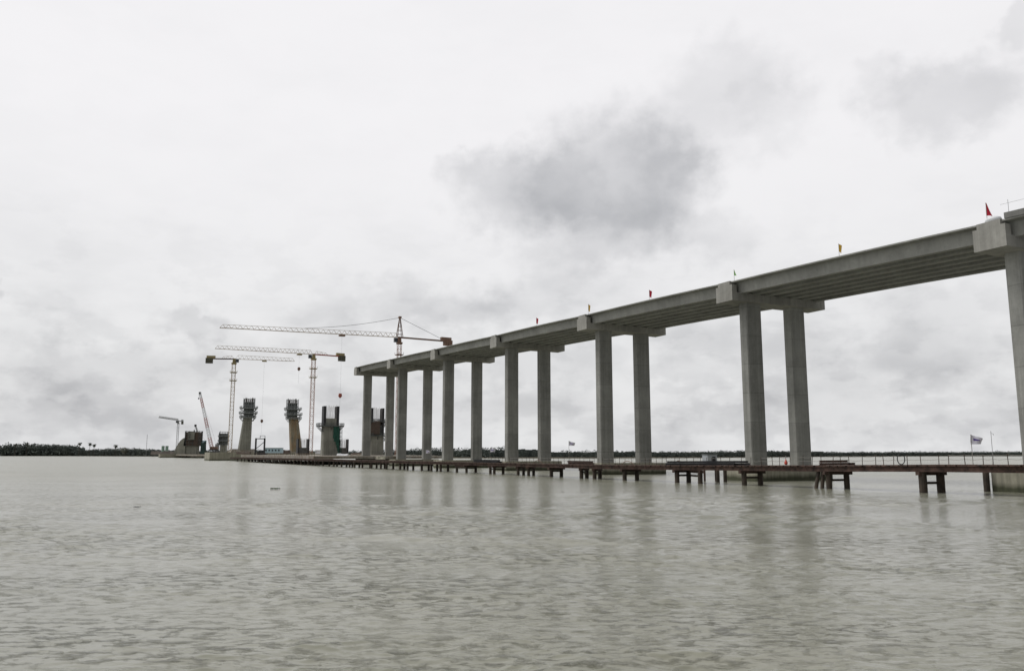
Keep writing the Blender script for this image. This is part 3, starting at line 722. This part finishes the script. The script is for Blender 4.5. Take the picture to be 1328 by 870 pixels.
# ------------------------------------------------------------------ pylon legs
AX = (V, U)
def ring_platform(par, c, z, w, d, rail=1.1, name="work_platform", brack=True, mat='platform'):
    m_ = MB(); c = Vector((c[0], c[1], z))
    m_.box(c, w, d, .45, AX)
    for sx in (-1, 1):
        for q in range(5):
            f_ = -1+q*.5
            for P_ in (c+V*sx*w/2+U*f_*d/2, c+V*f_*w/2+U*sx*d/2): m_.bar(P_+Vector((0, 0, .3)), P_+Vector((0, 0, .3+rail)), .14)
        for hh in (.55, 1.0):
            e = Vector((0, 0, .3+rail*hh))
            m_.bar(c+V*sx*w/2-U*d/2+e, c+V*sx*w/2+U*d/2+e, .13); m_.bar(c-V*w/2+U*sx*d/2+e, c+V*w/2+U*sx*d/2+e, .13)
        if brack:
            for q in (-.7, 0, .7):
                m_.bar(c+V*sx*w/2+U*q*d/2, c+V*sx*w*.30+U*q*d/2-Vector((0, 0, 2.0)), .2)
                m_.bar(c-V*sx*q*w/2-U*d/2, c-V*sx*q*w/2-U*d*.30-Vector((0, 0, 2.0)), .2)
    return m_.build(name, M[mat], par)
def scaffold(par, c, z0, z1, w, d, mat='platform', mem=.2, nz=3, nx=3, name="scaffold_frame"):
    m_ = MB()
    for i in range(nx+1):
        for sy in (-1, 1):
            x = -w/2+w*i/nx
            a_ = Vector(c)+V*x+U*sy*d/2; m_.bar((a_.x, a_.y, z0), (a_.x, a_.y, z1+random.uniform(-.3, .9)), mem)
            a_ = Vector(c)+U*(-d/2+d*i/nx)+V*sy*w/2; m_.bar((a_.x, a_.y, z0), (a_.x, a_.y, z1+random.uniform(-.3, .9)), mem)
    for k in range(nz+1):
        z = z0+(z1-z0)*k/nz
        for sy in (-1, 1):
            a_ = Vector((c[0], c[1], z)); m_.bar(a_-V*w/2+U*sy*d/2, a_+V*w/2+U*sy*d/2, mem*1.2); m_.bar(a_+V*sy*w/2-U*d/2, a_+V*sy*w/2+U*d/2, mem*1.2)
    return m_.build(name, M[mat], par)
def leg(par, pxb, pxt, Y, yb, yt, w0, w1, pls, ybox, mat, lbl):
    zb, zt = zat(yb, Y), zat(yt, Y); a_, b2 = at(pxb, yb, Y), at(pxt, yt, Y)
    off = Vector((b2.x-a_.x, 0, 0)); m_ = MB(); base_ = Vector((a_.x, Y, zb)); nseg = 6
    m_.frustum(base_, w0, w0*.95, zt, w1, w1*.95, off, cham=.35)
    lg = m_.build("pylon_leg", M[mat], par); lg['label'] = lbl
    def cx(y): t_ = (yb-y)/(yb-yt); return Vector((a_.x+(b2.x-a_.x)*t_, Y, 0))
    for (y, w) in pls: ring_platform(lg, cx(y), zat(y, Y), w, w*.9)
    y0, y1 = ybox; c_ = cx((y0+y1)/2); z0, z1 = zat(y0, Y), zat(y1, Y)
    MB().frustum((c_.x, c_.y, z0), w1*.98, w1*.95, z1-2.4, w1*.95, w1*.92).build("climbing_formwork", M['form'], lg)
    MB().frustum((c_.x, c_.y, zat(pls[0][0], Y)+.4), w1*1.10, w1*1.05, z0, w1*1.12, w1*1.08).build("formwork_skirt", M['form'], lg)
    scaffold(lg, c_, z0, z1-.5, w1*1.25, w1*1.2)
    rb = MB()
    for q in range(26):
        t_ = q/26*4; sd = int(t_); f_ = (t_ % 1)-.5; e = V*f_*w1*.8+U*w1*.4 if sd == 0 else V*f_*w1*.8-U*w1*.4 if sd == 1 else U*f_*w1*.8+V*w1*.4 if sd == 2 else U*f_*w1*.8-V*w1*.4
        p = Vector((c_.x, c_.y, 0))+e; rb.bar((p.x, p.y, z1-3), (p.x, p.y, z1+random.uniform(-.8, .7)), .13)
    for q in range(3): rb.bar(c_-V*w1*.45+Vector((0, 0, z1-2.1+.7*q)), c_+V*w1*.45+Vector((0, 0, z1-2.1+.7*q)), .12)
    rb.build("rebar_cage", M['rebar'], lg)
    return lg
UP = 514.6; pc_ = fr(UP, VB)
py_ = thing("bridge_pylon", pc_, "unfinished bridge pylon, two concrete legs leaning inward with climbing formwork on top", "pylon")
f_ = MB(); f_.frustum(fr(UP, VB, -1.5), 72, 28, 4.7, 72, 28, cham=.3); f_.build("foundation", M['footing'], py_)
f_ = MB(); f_.frustum(fr(UP, VB-16, 4.7), 15, 12, 6.7, 13, 10); f_.frustum(fr(UP, VB+17, 4.7), 14, 12, 5.9, 12.5, 10.5); f_.build("leg_plinth", M['deck'], py_)
leg(py_, 316.5, 321.3, 492, 584, 541, 6.8, 4.7, [(542, 8.6), (536.5, 9.6), (530, 9.4)], (530, 516.5), 'pylon', "grey leg with blue-grey formwork head, leaning right")
leg(py_, 384, 380.5, 505, 587, 541, 6.7, 5.0, [(543.5, 8.4), (538.5, 9.4), (531.5, 9.2)], (531.5, 518), 'ochre', "ochre-stained leg leaning slightly left")
# far pylon starters
UQ = 906; q_ = fr(UQ, VB)
fp = thing("far_pylon_base", q_, "distant second pylon base with brown boxed formwork and a rounded grey shell", "pylon")
MB().frustum(fr(UQ, VB, -1), 84, 30, 3.6, 84, 30).build("foundation", M['footing'], fp)
Yq = 845
def zbx(px0, px1, y0, y1, Y, d, mat, par, name, slant=0):
    a_, b2 = at(px0, y0, Y), at(px1, y0, Y); z1 = zat(y1, Y); m_ = MB()
    m_.hexa([(a_.x, Y-d/2, a_.z), (b2.x, Y-d/2, a_.z), (b2.x, Y+d/2, a_.z), (a_.x, Y+d/2, a_.z), (a_.x+slant, Y-d/2, z1), (b2.x, Y-d/2, z1), (b2.x, Y+d/2, z1), (a_.x+slant, Y+d/2, z1)])
    return m_.build(name, M[mat], par)
zbx(242.5, 256, 588, 577.5, Yq, 9, 'pylon', fp, "pylon_stub")
zbx(241, 258.5, 578, 560.5, Yq, 12, 'rebar', fp, "boxed_formwork", 1.5)
zbx(243.5, 252, 570, 559.8, Yq-6.8, 1.2, 'pylon', fp, "form_panel")
scaffold(fp, at(250, 588, Yq), zat(578, Yq), zat(559.5, Yq), 16, 13, 'form', .28, 5, 5)
sh = MB(); a_, b2 = at(227.5, 588, Yq), at(242.5, 588, Yq); pv = None
for q in range(11):
    t_ = q/10; x = a_.x+(b2.x-a_.x)*t_; z = 2.5+(zat(567.5, Yq)-2.5)*(math.sin(t_*math.pi/2)**.75)
    if pv: sh.hexa([(pv[0], Yq-6, 2.5), (x, Yq-6, 2.5), (x, Yq+6, 2.5), (pv[0], Yq+6, 2.5), (pv[0], Yq-6, pv[1]), (x, Yq-6, z), (x, Yq+6, z), (pv[0], Yq+6, pv[1])])
    pv = (x, z)
sh.build("rounded_shell", M['pylon'], fp)
zbx(286, 293, 588, 576.5, 860, 5.5, 'pylon', fp, "second_stub")
c_ = at(289, 588, 860); zbx(284.5, 293.5, 577, 562, 860, 7, 'form', fp, "second_formwork"); ring_platform(fp, c_, zat(572, 860), 10.5, 10.5); ring_platform(fp, c_, zat(566, 860), 10.5, 10.5)
scaffold(fp, c_, zat(577, 860), zat(560, 860), 8.2, 8, 'platform', .22, 3, 3)
# ------------------------------------------------------------------ wide junction piers under construction
def rebar_curtain(par, c, z0, z1, w, d, n, mat, name="rebar_curtain", mem=.09):
    m_ = MB()
    for q in range(n):
        f_ = -.5+q/(n-1)
        for sy in (-1, 1):
            p = Vector(c)+V*f_*w+U*sy*d/2; m_.bar((p.x, p.y, z0), (p.x+random.uniform(-.15, .15), p.y, z1+random.uniform(-.7, .5)), mem)
    return m_.build(name, M[mat], par)
def junction_pier(px, Y, w, d, yb, yc, ytop, label, net):
    a_ = at(px, yb, Y); c_ = Vector((a_.x, Y, 0)); zb, zc, zt = zat(yb, Y), zat(yc, Y), zat(ytop, Y)
    r_ = thing("pier_under_construction", (a_.x, Y, zb), label, "pier", "wide piers being built between viaduct and pylon")
    MB().frustum((a_.x, Y, zb-1.5), w, d, zc, w*.97, d*.97, cham=.5).build("pier_shaft", M['pylon'], r_)
    pf = ring_platform(r_, c_, zc-.2, w*1.55, d*1.3, 1.0, mat='form')
    zz = zc+(zt-zc)*.38
    MB().frustum((a_.x, Y, zc+.15), w*.84, d*.8, zz, w*.84, d*.8).build("core_form", M['form'] if not net else M['pylon'], r_)
    for sx in (-1, 1):
        p = c_+V*sx*w*.41; MB().box((p.x, p.y, zc+.1), w*.15, d*.85, zt-zc-.2, AX).build("corner_form", M['darksteel'], r_, bevel=.05)
    rebar_curtain(r_, c_, zz, zt, w*.62, d*.7, 11, 'rebarlight', mem=.06)
    return r_, c_, zb, zc
r_, c_, zb, zc = junction_pier(427, 326, 6.4, 4.2, 588.5, 552.5, 526.5, "wide grey pier with green netting on its right side and rebar rising from the top", True)
nt = MB()
for q in range(7):
    for k in range(9):
        p0 = c_+V*(6.4*(.12+q*.056))-U*2.35; 
        z0, z1 = zb+(zc-zb)*(k/9)+.0, zb+(zc-zb)*((k+1)/9)
        if k < (6-q)*.8: continue
        a_ = p0; b2 = p0+V*6.4*.056; w1_ = -U*(.12*math.sin(q*2.1+k)); w2_ = -U*(.12*math.sin((q+1)*2.1+k))
        nt.quad([(a_+w1_)+Vector((0, 0, z0)), (b2+w2_)+Vector((0, 0, z0)), (b2+w2_)+Vector((0, 0, z1)), (a_+w1_)+Vector((0, 0, z1))])
for k in range(9):
    p0 = c_+V*3.35-U*2.2; z0, z1 = zb+2+(zc-zb-2)*(k/9), zb+2+(zc-zb-2)*((k+1)/9); b2 = c_+V*3.4+U*2.2
    nt.quad([p0+Vector((0, 0, z0)), b2+Vector((0, 0, z0)), b2+Vector((0, 0, z1)), p0+Vector((0, 0, z1))])
nt.build("safety_net", M['net'], r_)
sc_ = scaffold(r_, c_+V*3.9-U*.4, zb+.5, zc-1, 1.0, 3.4, 'net', .12, 6, 2, "stair_tower")
sc_['label'] = "narrow green stair tower"
r_, c_, zb, zc = junction_pier(487.3, 348, 5.9, 4.2, 589, 565, 529, "wide pier half hidden behind the leftmost viaduct column, brown mesh midway", False)
zbx(482, 493, 563, 546, 347, 4.6, 'rebar', r_, "brown_formwork")
ring_platform(r_, c_, zat(547.5, 348), 8.8, 5.6, 1.0, "upper_platform", mat='form')
# low rebar starters
def starter(px0, px1, Y, yb, yt, label):
    a_, b2 = at(px0, yb, Y), at(px1, yb, Y); c_ = Vector(((a_.x+b2.x)/2, Y, a_.z)); w = (b2.x-a_.x)/1.1; zt = zat(yt, Y)
    r_ = thing("rebar_starter", c_, label, "rebar cage", "low rebar starters between the piers")
    MB().box((c_.x, c_.y, a_.z-1), w*1.1, 5, 1.2, AX).build("starter_base", M['deck'], r_)
    for sx in (-1, 1): MB().box(c_+V*sx*w*.46, w*.12, 3.6, zt-c_.z, AX).build("corner_form", M['darksteel'], r_)
    rebar_curtain(r_, c_, c_.z, zt, w*.8, 3.2, 12, 'rebarlight', mem=.06)
    MB().box(c_, w*.8, 3.0, (zt-c_.z)*.42, AX).build("lower_form", M['form'], r_)
starter(384.5, 400, 376, 588.5, 569, "low dark rebar cage in front of the ochre pylon leg")
starter(437.5, 451, 384, 588.5, 569.5, "low pale rebar cage just right of the green-netted pier")
# ------------------------------------------------------------------ wide work deck beside the pylon
wd = thing("work_deck", fr(400, 64, 0), "long low pale concrete work deck on piles below the pylon legs", "work deck")
m_ = MB(); segs = [(283, 3.02), (300, 3.15), (345, 3.2), (400, 3.2), (455, 3.3)]
for (ua, za), (uc, zc) in zip(segs[:-1], segs[1:]):
    m_.hexa([fr(ua, 63.2, 2.12), fr(ua, 112, 2.12), fr(uc, 112, 2.12), fr(uc, 63.2, 2.12), fr(ua, 63.2, za), fr(ua, 112, za), fr(uc, 112, zc), fr(uc, 63.2, zc)])
m_.build("deck_slab", M['deck'], wd)
for q in range(26):
    uu = 285+q*6.6; MB().bar(fr(uu, 65+random.uniform(0, 3), -2), fr(uu, 65, 2.13), .6, n=8).build("steel_pile", M['pile'], wd)
kb = MB()
for q in range(40):
    uu = 284+q*4.2
    kb.box(fr(uu, 63.6+random.uniform(0, .2), 3.0), .12, .12, 1.2, AX)
kb.bar(fr(284, 63.6, 4.0), fr(450, 63.6, 4.25), .07); kb.build("deck_kerb_rail", M['rebar'], wd)
# end platform at far left
fl = thing("far_platform", at(248, 588, 760), "pale low platform on sparse piles at the left end of the works", "platform"); fl.location.z = 0
a_, b2 = at(227, 588, 830), at(272, 588, 700)
m_ = MB(); n_ = Vector((a_.y-b2.y, b2.x-a_.x, 0)).normalized()*-14
m_.hexa([Vector((a_.x, a_.y, 1.9)), Vector((b2.x, b2.y, 1.9)), Vector((b2.x, b2.y, 1.9))-n_, Vector((a_.x, a_.y, 1.9))-n_, Vector((a_.x, a_.y, 3.4)), Vector((b2.x, b2.y, 3.4)), Vector((b2.x, b2.y, 3.4))-n_, Vector((a_.x, a_.y, 3.4))-n_])
m_.build("platform_slab", M['deck'], fl)
for t_ in (.1, .3, .55, .75, .95):
    p = a_.lerp(b2, t_)-n_*.15; MB().bar((p.x, p.y, -2), (p.x, p.y, 1.91), .8, n=8).build("steel_pile", M['pile'], fl)
# ------------------------------------------------------------------ site clutter
# portal gantry
Yg = 440; a_, b2 = at(331.2, 588, Yg), at(342.5, 588, Yg+2); zb = 3.2; zt = zat(568, Yg)
gt = thing("steel_gantry", (a_.x, a_.y, zb), "black steel portal frame with diagonal brace right of the grey pylon leg", "gantry")
for q in (a_, b2): MB().box((q.x, q.y, zb), .75, .75, zt-zb).build("post", M['darksteel'], gt)
MB().bar((a_.x, a_.y, zt-.3), (b2.x, b2.y, zt-.3), .25, .5).build("top_beam", M['greypaint'], gt)
MB().bar((a_.x, a_.y, zb+(zt-zb)*.35), (b2.x, b2.y, zb+(zt-zb)*.8), .3).build("diagonal_brace", M['darksteel'], gt)
m_ = MB(); x0 = b2.x-2.2; z0 = zt; z1 = zt+1.3
for p, q in (((x0, z0), (x0, z1)), ((x0, z1), (x0+2.6, z1)), ((x0+2.6, z1), (x0+2.6, z0))): m_.bar((p[0], Yg+1, p[1]), (q[0], Yg+1, q[1]), .22)
m_.build("upper_frame", M['darksteel'], gt)
hp_ = MB()
for q in range(14):
    x = random.uniform(a_.x+.5, b2.x-.3); hp_.bar((x, Yg+4+random.uniform(-1, 1), 3.2), (x+random.uniform(-3, 3), Yg+4, 3.2+random.uniform(.8, 2.6)), .35)
for q in range(8): hp_.box((random.uniform(a_.x, b2.x), Yg+5+q*.1, 3.2), random.uniform(.8, 2), 1, random.uniform(.6, 1.8))
tag(hp_.build("scrap_pile", M['darksteel'], origin=(a_.x, Yg+4, 3.2)), "dark heap of steel under the black portal frame", "scrap heap")
# site office
def office(px0, px1, Y, y0, y1, label, name="site_office", matw='blue', nwin=5):
    a_, b2 = at(px0, y0, Y), at(px1, y0, Y); z0, z1 = zat(y0, Y), zat(y1, Y); c_ = Vector(((a_.x+b2.x)/2, Y, z0)); w = b2.x-a_.x; XX = (Vector((1, 0, 0)), Vector((0, 1, 0)))
    r_ = thing(name, c_, label, "site office"); MB().box(c_, w, 4, z1-z0-.15).build("wall", M[matw], r_)
    MB().box(c_+Vector((0, 0, z1-z0-.15)), w+.4, 4.5, .2).build("roof", M['white'], r_)
    for q in range(nwin):
        x = c_.x-w*.36+w*.72*q/max(1, nwin-1); MB().box((x, Y-2.02, z0+(z1-z0)*.38), w*.085, .06, (z1-z0)*.3).build("window", M['win'], r_)
office(343, 366, 470, 587.5, 580.5, "pale blue container office with a row of dark windows right of the portal frame")
office(410, 416.5, 420, 588.5, 583.5, "small pale cabin at the foot of the tower crane beside the green-netted pier", "site_cabin", 'white', 1)
def block(px0, px1, y0, y1, Y, mat, name, label, cat, d=3):
    """tarp-covered stack: box with uneven top"""
    a_, b2 = at(px0, y0, Y), at(px1, y0, Y); z0, z1 = max(2.0, zat(y0, Y)), zat(y1, Y); n = 7; m_ = MB(); hs = [z1-(z1-z0)*random.uniform(0, .3) for _ in range(n+1)]
    for q in range(n):
        x0, x1 = a_.x+(b2.x-a_.x)*q/n, a_.x+(b2.x-a_.x)*(q+1)/n
        m_.hexa([(x0, Y-d/2, z0), (x1, Y-d/2, z0), (x1, Y+d/2, z0), (x0, Y+d/2, z0), (x0, Y-d/4, hs[q]), (x1, Y-d/4, hs[q+1]), (x1, Y+d/4, hs[q+1]), (x0, Y+d/4, hs[q])])
    return tag(m_.build(name, M[mat], origin=(a_.x, Y, z0)), label, cat)
block(437.5, 451, 592, 587.8, 306, 'white', "tarpaulin_tent", "white crumpled tarpaulin tent on the deck right of the green-netted pier", "tent")
block(455, 470, 592.5, 588.5, 300, 'deck', "spoil_heap", "brown heap of spoil between the white tent and the leftmost column", "heap")
block(488, 500, 595.5, 591, 262, 'footing', "gravel_heap", "pale heap between the two leftmost viaduct columns", "heap")
block(364, 376, 588.5, 583, 480, 'rebar', "timber_stack", "brown timber stack between the pale blue office and the ochre leg", "stack")
block(307, 325, 588.8, 585.5, 455, 'rebar', "formwork_stack", "dark low formwork stack at the foot of the grey leg", "stack")
block(456, 470, 590, 586.5, 340, 'rebar', "rusty_plate_stack", "dark rusty stack behind the spoil heap left of the leftmost column", "stack")
block(276, 284, 588, 583.5, 640, 'darksteel', "machine_shed", "dark low shed between the crawler crane and the formwork-topped stub", "shed")
block(260.5, 266, 588, 571, 835, 'rigcover', "covered_rig", "dark green covered rig between the far pier form and the crawler crane", "rig", 5)
block(279, 283.5, 588, 573, 870, 'greypaint', "cement_silo", "small pale grey silo just left of the far formwork-topped stub", "silo", 4)
block(197, 228, 589.5, 584.5, 900, 'timber', "moored_work_barge", "low dark brown work barge with heaped material at the left end of the works", "barge", 8)
# green tanks on the left shore
for k, px in enumerate((211, 216)):
    a_ = at(px, 588, 930); m_ = MB(); m_.frustum((a_.x, a_.y, 2.5), 3.2, 3.2, zat(578, 930), 3.2, 3.2, cham=.9)
    t_ = thing("storage_tank", (a_.x, a_.y, 2.5), ("left" if k == 0 else "right")+" one of two pale green tanks above the brown barge", "tank", "pale green tanks"); m_.build("tank_body", simple("pale_green_paint", (.25, .36, .30), .6, 0, .15), t_)
    m_ = MB(); m_.frustum((a_.x, a_.y, zat(578, 930)), 3.5, 3.5, zat(578, 930)+.4, 1.5, 1.5, cham=.4); m_.build("tank_lid", M['white'], t_)
# floating things on the river
for px, py, s_, lb in ((178, 656.5, .075, "single small dark float drifting in the left foreground"), (357.5, 633.5, .16, "dark drifting clump of water weed left of centre")):
    Y_ = H*F/CP/(py-588.4); p = at(px, py, Y_); m_ = MB(); p = Vector((p.x, p.y, .02))
    for q in range(26):
        a_ = random.random()*6.28; r0 = random.random()*s_*2.2; c_ = p+Vector((math.cos(a_)*r0*1.6, math.sin(a_)*r0, 0)); e = random.random()*6.28
        m_.quad([c_+Vector((-.5*s_*math.cos(e), -.5*s_*math.sin(e), 0)), c_+Vector((.4*s_, 0, .1*s_)), c_+Vector((.5*s_*math.cos(e), .5*s_*math.sin(e), s_*.9)), c_+Vector((-.4*s_, 0, s_*.7))])
    tag(m_.build("floating_weed", M['hyacinth'] if s_ > .12 else M['rubber'], origin=p), lb, "floating weed")
# ------------------------------------------------------------------ sky
w = bpy.data.worlds.new("World"); sc.world = w; w.use_nodes = True; t = w.node_tree; t.nodes.clear(); L = t.links; N = t.nodes.new
SUN_EL, SUN_ROT = math.radians(58), math.radians(-25)
def mk(op, *a, clamp=False):
    k = N("ShaderNodeMath"); k.operation = op; k.use_clamp = clamp
    for i, s in enumerate(a):
        if isinstance(s, (int, float)): k.inputs[i].default_value = s
        else: L.new(s, k.inputs[i])
    return k.outputs[0]
def mrange(s, a, b_, lo, hi, smooth=True):
    k = N("ShaderNodeMapRange"); k.clamp = True
    if smooth: k.interpolation_type = 'SMOOTHSTEP'
    L.new(s, k.inputs[0])
    for i, q in enumerate((a, b_, lo, hi)): k.inputs[i+1].default_value = q
    return k.outputs[0]
tc = N("ShaderNodeTexCoord"); sp = N("ShaderNodeSeparateXYZ"); L.new(tc.outputs["Generated"], sp.inputs[0])
az = mk('MULTIPLY', mk('ARCTAN2', sp.outputs[0], sp.outputs[1]), 57.2958); el = mk('MULTIPLY', mk('ARCSINE', sp.outputs[2]), 57.2958)
def snoise(scale, st, det=6, ro=.55, off=(0, 0, 0)):
    cb = N("ShaderNodeCombineXYZ"); L.new(az, cb.inputs[0]); L.new(el, cb.inputs[1])
    mp = N("ShaderNodeMapping"); mp.inputs["Scale"].default_value = st; mp.inputs["Location"].default_value = off; L.new(cb.outputs[0], mp.inputs[0])
    n = N("ShaderNodeTexNoise"); n.inputs["Scale"].default_value = scale; n.inputs["Detail"].default_value = det; n.inputs["Roughness"].default_value = ro
    L.new(mp.outputs[0], n.inputs["Vector"]); return n.outputs[0]
wx = mk('MULTIPLY', mk('SUBTRACT', snoise(.20, (1, 1.3, 1), 7, .5), .5), 3.6); wy = mk('MULTIPLY', mk('SUBTRACT', snoise(.20, (1, 1.3, 1), 7, .5, (31, 17, 5)), .5), 3.0)
azw = mk('ADD', mk('ADD', az, wx), mk('MULTIPLY', mk('SUBTRACT', snoise(.75, (1, 1.1, 1), 6, .5, (7, 3, 1)), .5), 4.2)); elw = mk('ADD', mk('ADD', el, wy), mk('MULTIPLY', mk('SUBTRACT', snoise(.75, (1, 1.1, 1), 6, .5, (17, 23, 1)), .5), 3.4))
def pxae(px, py):
    q = at(px, py, 1.0)-Vector((0, 0, H)); q.normalize(); return math.degrees(math.atan2(q.x, q.y)), math.degrees(math.asin(q.z))
BL = [(805, 225, 132, 96, .66), (680, 245, 105, 62, .56), (790, 305, 140, 42, .36), (870, 230, 70, 70, .22), (940, 110, 95, 70, .26), (1000, 150, 70, 55, .20), (1235, 130, 120, 62, .40), (1150, 110, 60, 40, .2), (740, 345, 80, 26, .22),
      (945, 310, 55, 32, .16), (590, 215, 32, 22, .16), (255, 425, 60, 24, .42), (120, 478, 150, 40, .34), (330, 470, 80, 34, .22), (60, 400, 60, 18, .12), (560, 400, 130, 36, .34), (700, 395, 100, 34, .26), (1200, 462, 130, 46, .42), (1060, 500, 90, 30, .26), (900, 440, 90, 34, .24), (930, 520, 120, 26, .2),
      (90, 540, 190, 22, .28), (-10, 372, 26, 18, .4), (520, 530, 220, 30, .22), (1000, 540, 220, 26, .2), (1270, 560, 120, 22, .2), (1200, 400, 110, 34, .22), (700, 470, 110, 34, .26), (1320, 30, 40, 30, .25)]
tot = None
for (px, py, rx, ry, st) in BL:
    a_, e_ = pxae(px, py); ra = abs(pxae(px+rx, py)[0]-a_); re = abs(pxae(px, py-ry)[1]-e_)
    dx = mk('DIVIDE', mk('SUBTRACT', azw, a_), ra); dy = mk('DIVIDE', mk('SUBTRACT', elw, e_), re)
    dd = mk('SQRT', mk('ADD', mk('MULTIPLY', dx, dx), mk('MULTIPLY', dy, dy)))
    v_ = mrange(dd, 1.28, .35, 0, st); tot = v_ if tot is None else mk('ADD', tot, v_)
tot = mk('MINIMUM', tot, .85)
tex = snoise(.16, (1, 1.5, 1), 8, .52, (3, 9, 0)); soft = snoise(.07, (1, 2.6, 1), 6, .55, (13, 2, 0))
tot = mk('MULTIPLY', tot, mrange(tex, .25, .72, .62, 1.12, False))
low = mrange(el, 19, 2, 0, 1)                       # towards the horizon: layered grey stratus
lay = mk('MULTIPLY', mrange(soft, .42, .66, 0, .34), mk('ADD', mk('MULTIPLY', low, .85), .12))
tex2 = snoise(.30, (1, 1.9, 1), 7, .55, (5, 41, 2)); fine = mk('MULTIPLY', mk('ADD', mrange(tex, .47, .62, 0, .16), mrange(tex2, .48, .60, 0, .20)), mk('ADD', mk('MULTIPLY', low, .9), .06))
dark = mk('ADD', mk('ADD', tot, lay), fine, clamp=True)
base_hi = mrange(el, 0, 24, 0, 1)
mx = N("ShaderNodeMix"); mx.data_type = 'RGBA'; L.new(base_hi, mx.inputs[0]); mx.inputs[6].default_value = (.808, .812, .820, 1); mx.inputs[7].default_value = (.920, .908, .922, 1)
m2 = N("ShaderNodeMix"); m2.data_type = 'RGBA'; L.new(dark, m2.inputs[0]); L.new(mx.outputs[2], m2.inputs[6]); m2.inputs[7].default_value = (.455, .460, .480, 1)
sky = N("ShaderNodeTexSky"); sky.sky_type = 'NISHITA'; sky.sun_disc = False; sky.sun_elevation = SUN_EL; sky.sun_rotation = SUN_ROT; sky.air_density = 1.5; sky.dust_density = 4
sv_ = N("ShaderNodeVectorMath"); sv_.operation = 'SCALE'; L.new(sky.outputs[0], sv_.inputs[0]); sv_.inputs["Scale"].default_value = .1
m3 = N("ShaderNodeMix"); m3.data_type = 'RGBA'; m3.inputs[0].default_value = .04; L.new(m2.outputs[2], m3.inputs[6]); L.new(sv_.outputs[0], m3.inputs[7])
# added dimming of the unseen sky behind the viewer, shades faces turned there
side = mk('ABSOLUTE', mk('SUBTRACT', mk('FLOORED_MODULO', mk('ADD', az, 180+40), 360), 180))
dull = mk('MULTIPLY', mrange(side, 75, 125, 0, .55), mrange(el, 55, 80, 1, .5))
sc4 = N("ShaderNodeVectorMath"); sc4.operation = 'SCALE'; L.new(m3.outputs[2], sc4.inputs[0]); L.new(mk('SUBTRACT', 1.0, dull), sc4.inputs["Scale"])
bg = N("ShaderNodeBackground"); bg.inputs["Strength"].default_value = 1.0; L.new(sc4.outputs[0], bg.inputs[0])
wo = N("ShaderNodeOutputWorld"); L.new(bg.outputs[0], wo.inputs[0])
sl = bpy.data.lights.new("sun", 'SUN'); sl.energy = 1.5; sl.angle = math.radians(25); sl.color = (1, .97, .93)
so = bpy.data.objects.new("sun", sl); COL.objects.link(so)
az_ = math.radians(-75); d = Vector((math.sin(az_)*math.cos(SUN_EL), math.cos(az_)*math.cos(SUN_EL), math.sin(SUN_EL)))
so.rotation_euler = d.to_track_quat('Z', 'Y').to_euler(); sky.sun_rotation = az_
sc.view_settings.view_transform = 'Standard'; sc.view_settings.look = 'None'; sc.view_settings.exposure = 0; sc.view_settings.gamma = 1
sc.cycles.max_bounces = 6; sc.cycles.diffuse_bounces = 3; sc.cycles.glossy_bounces = 3
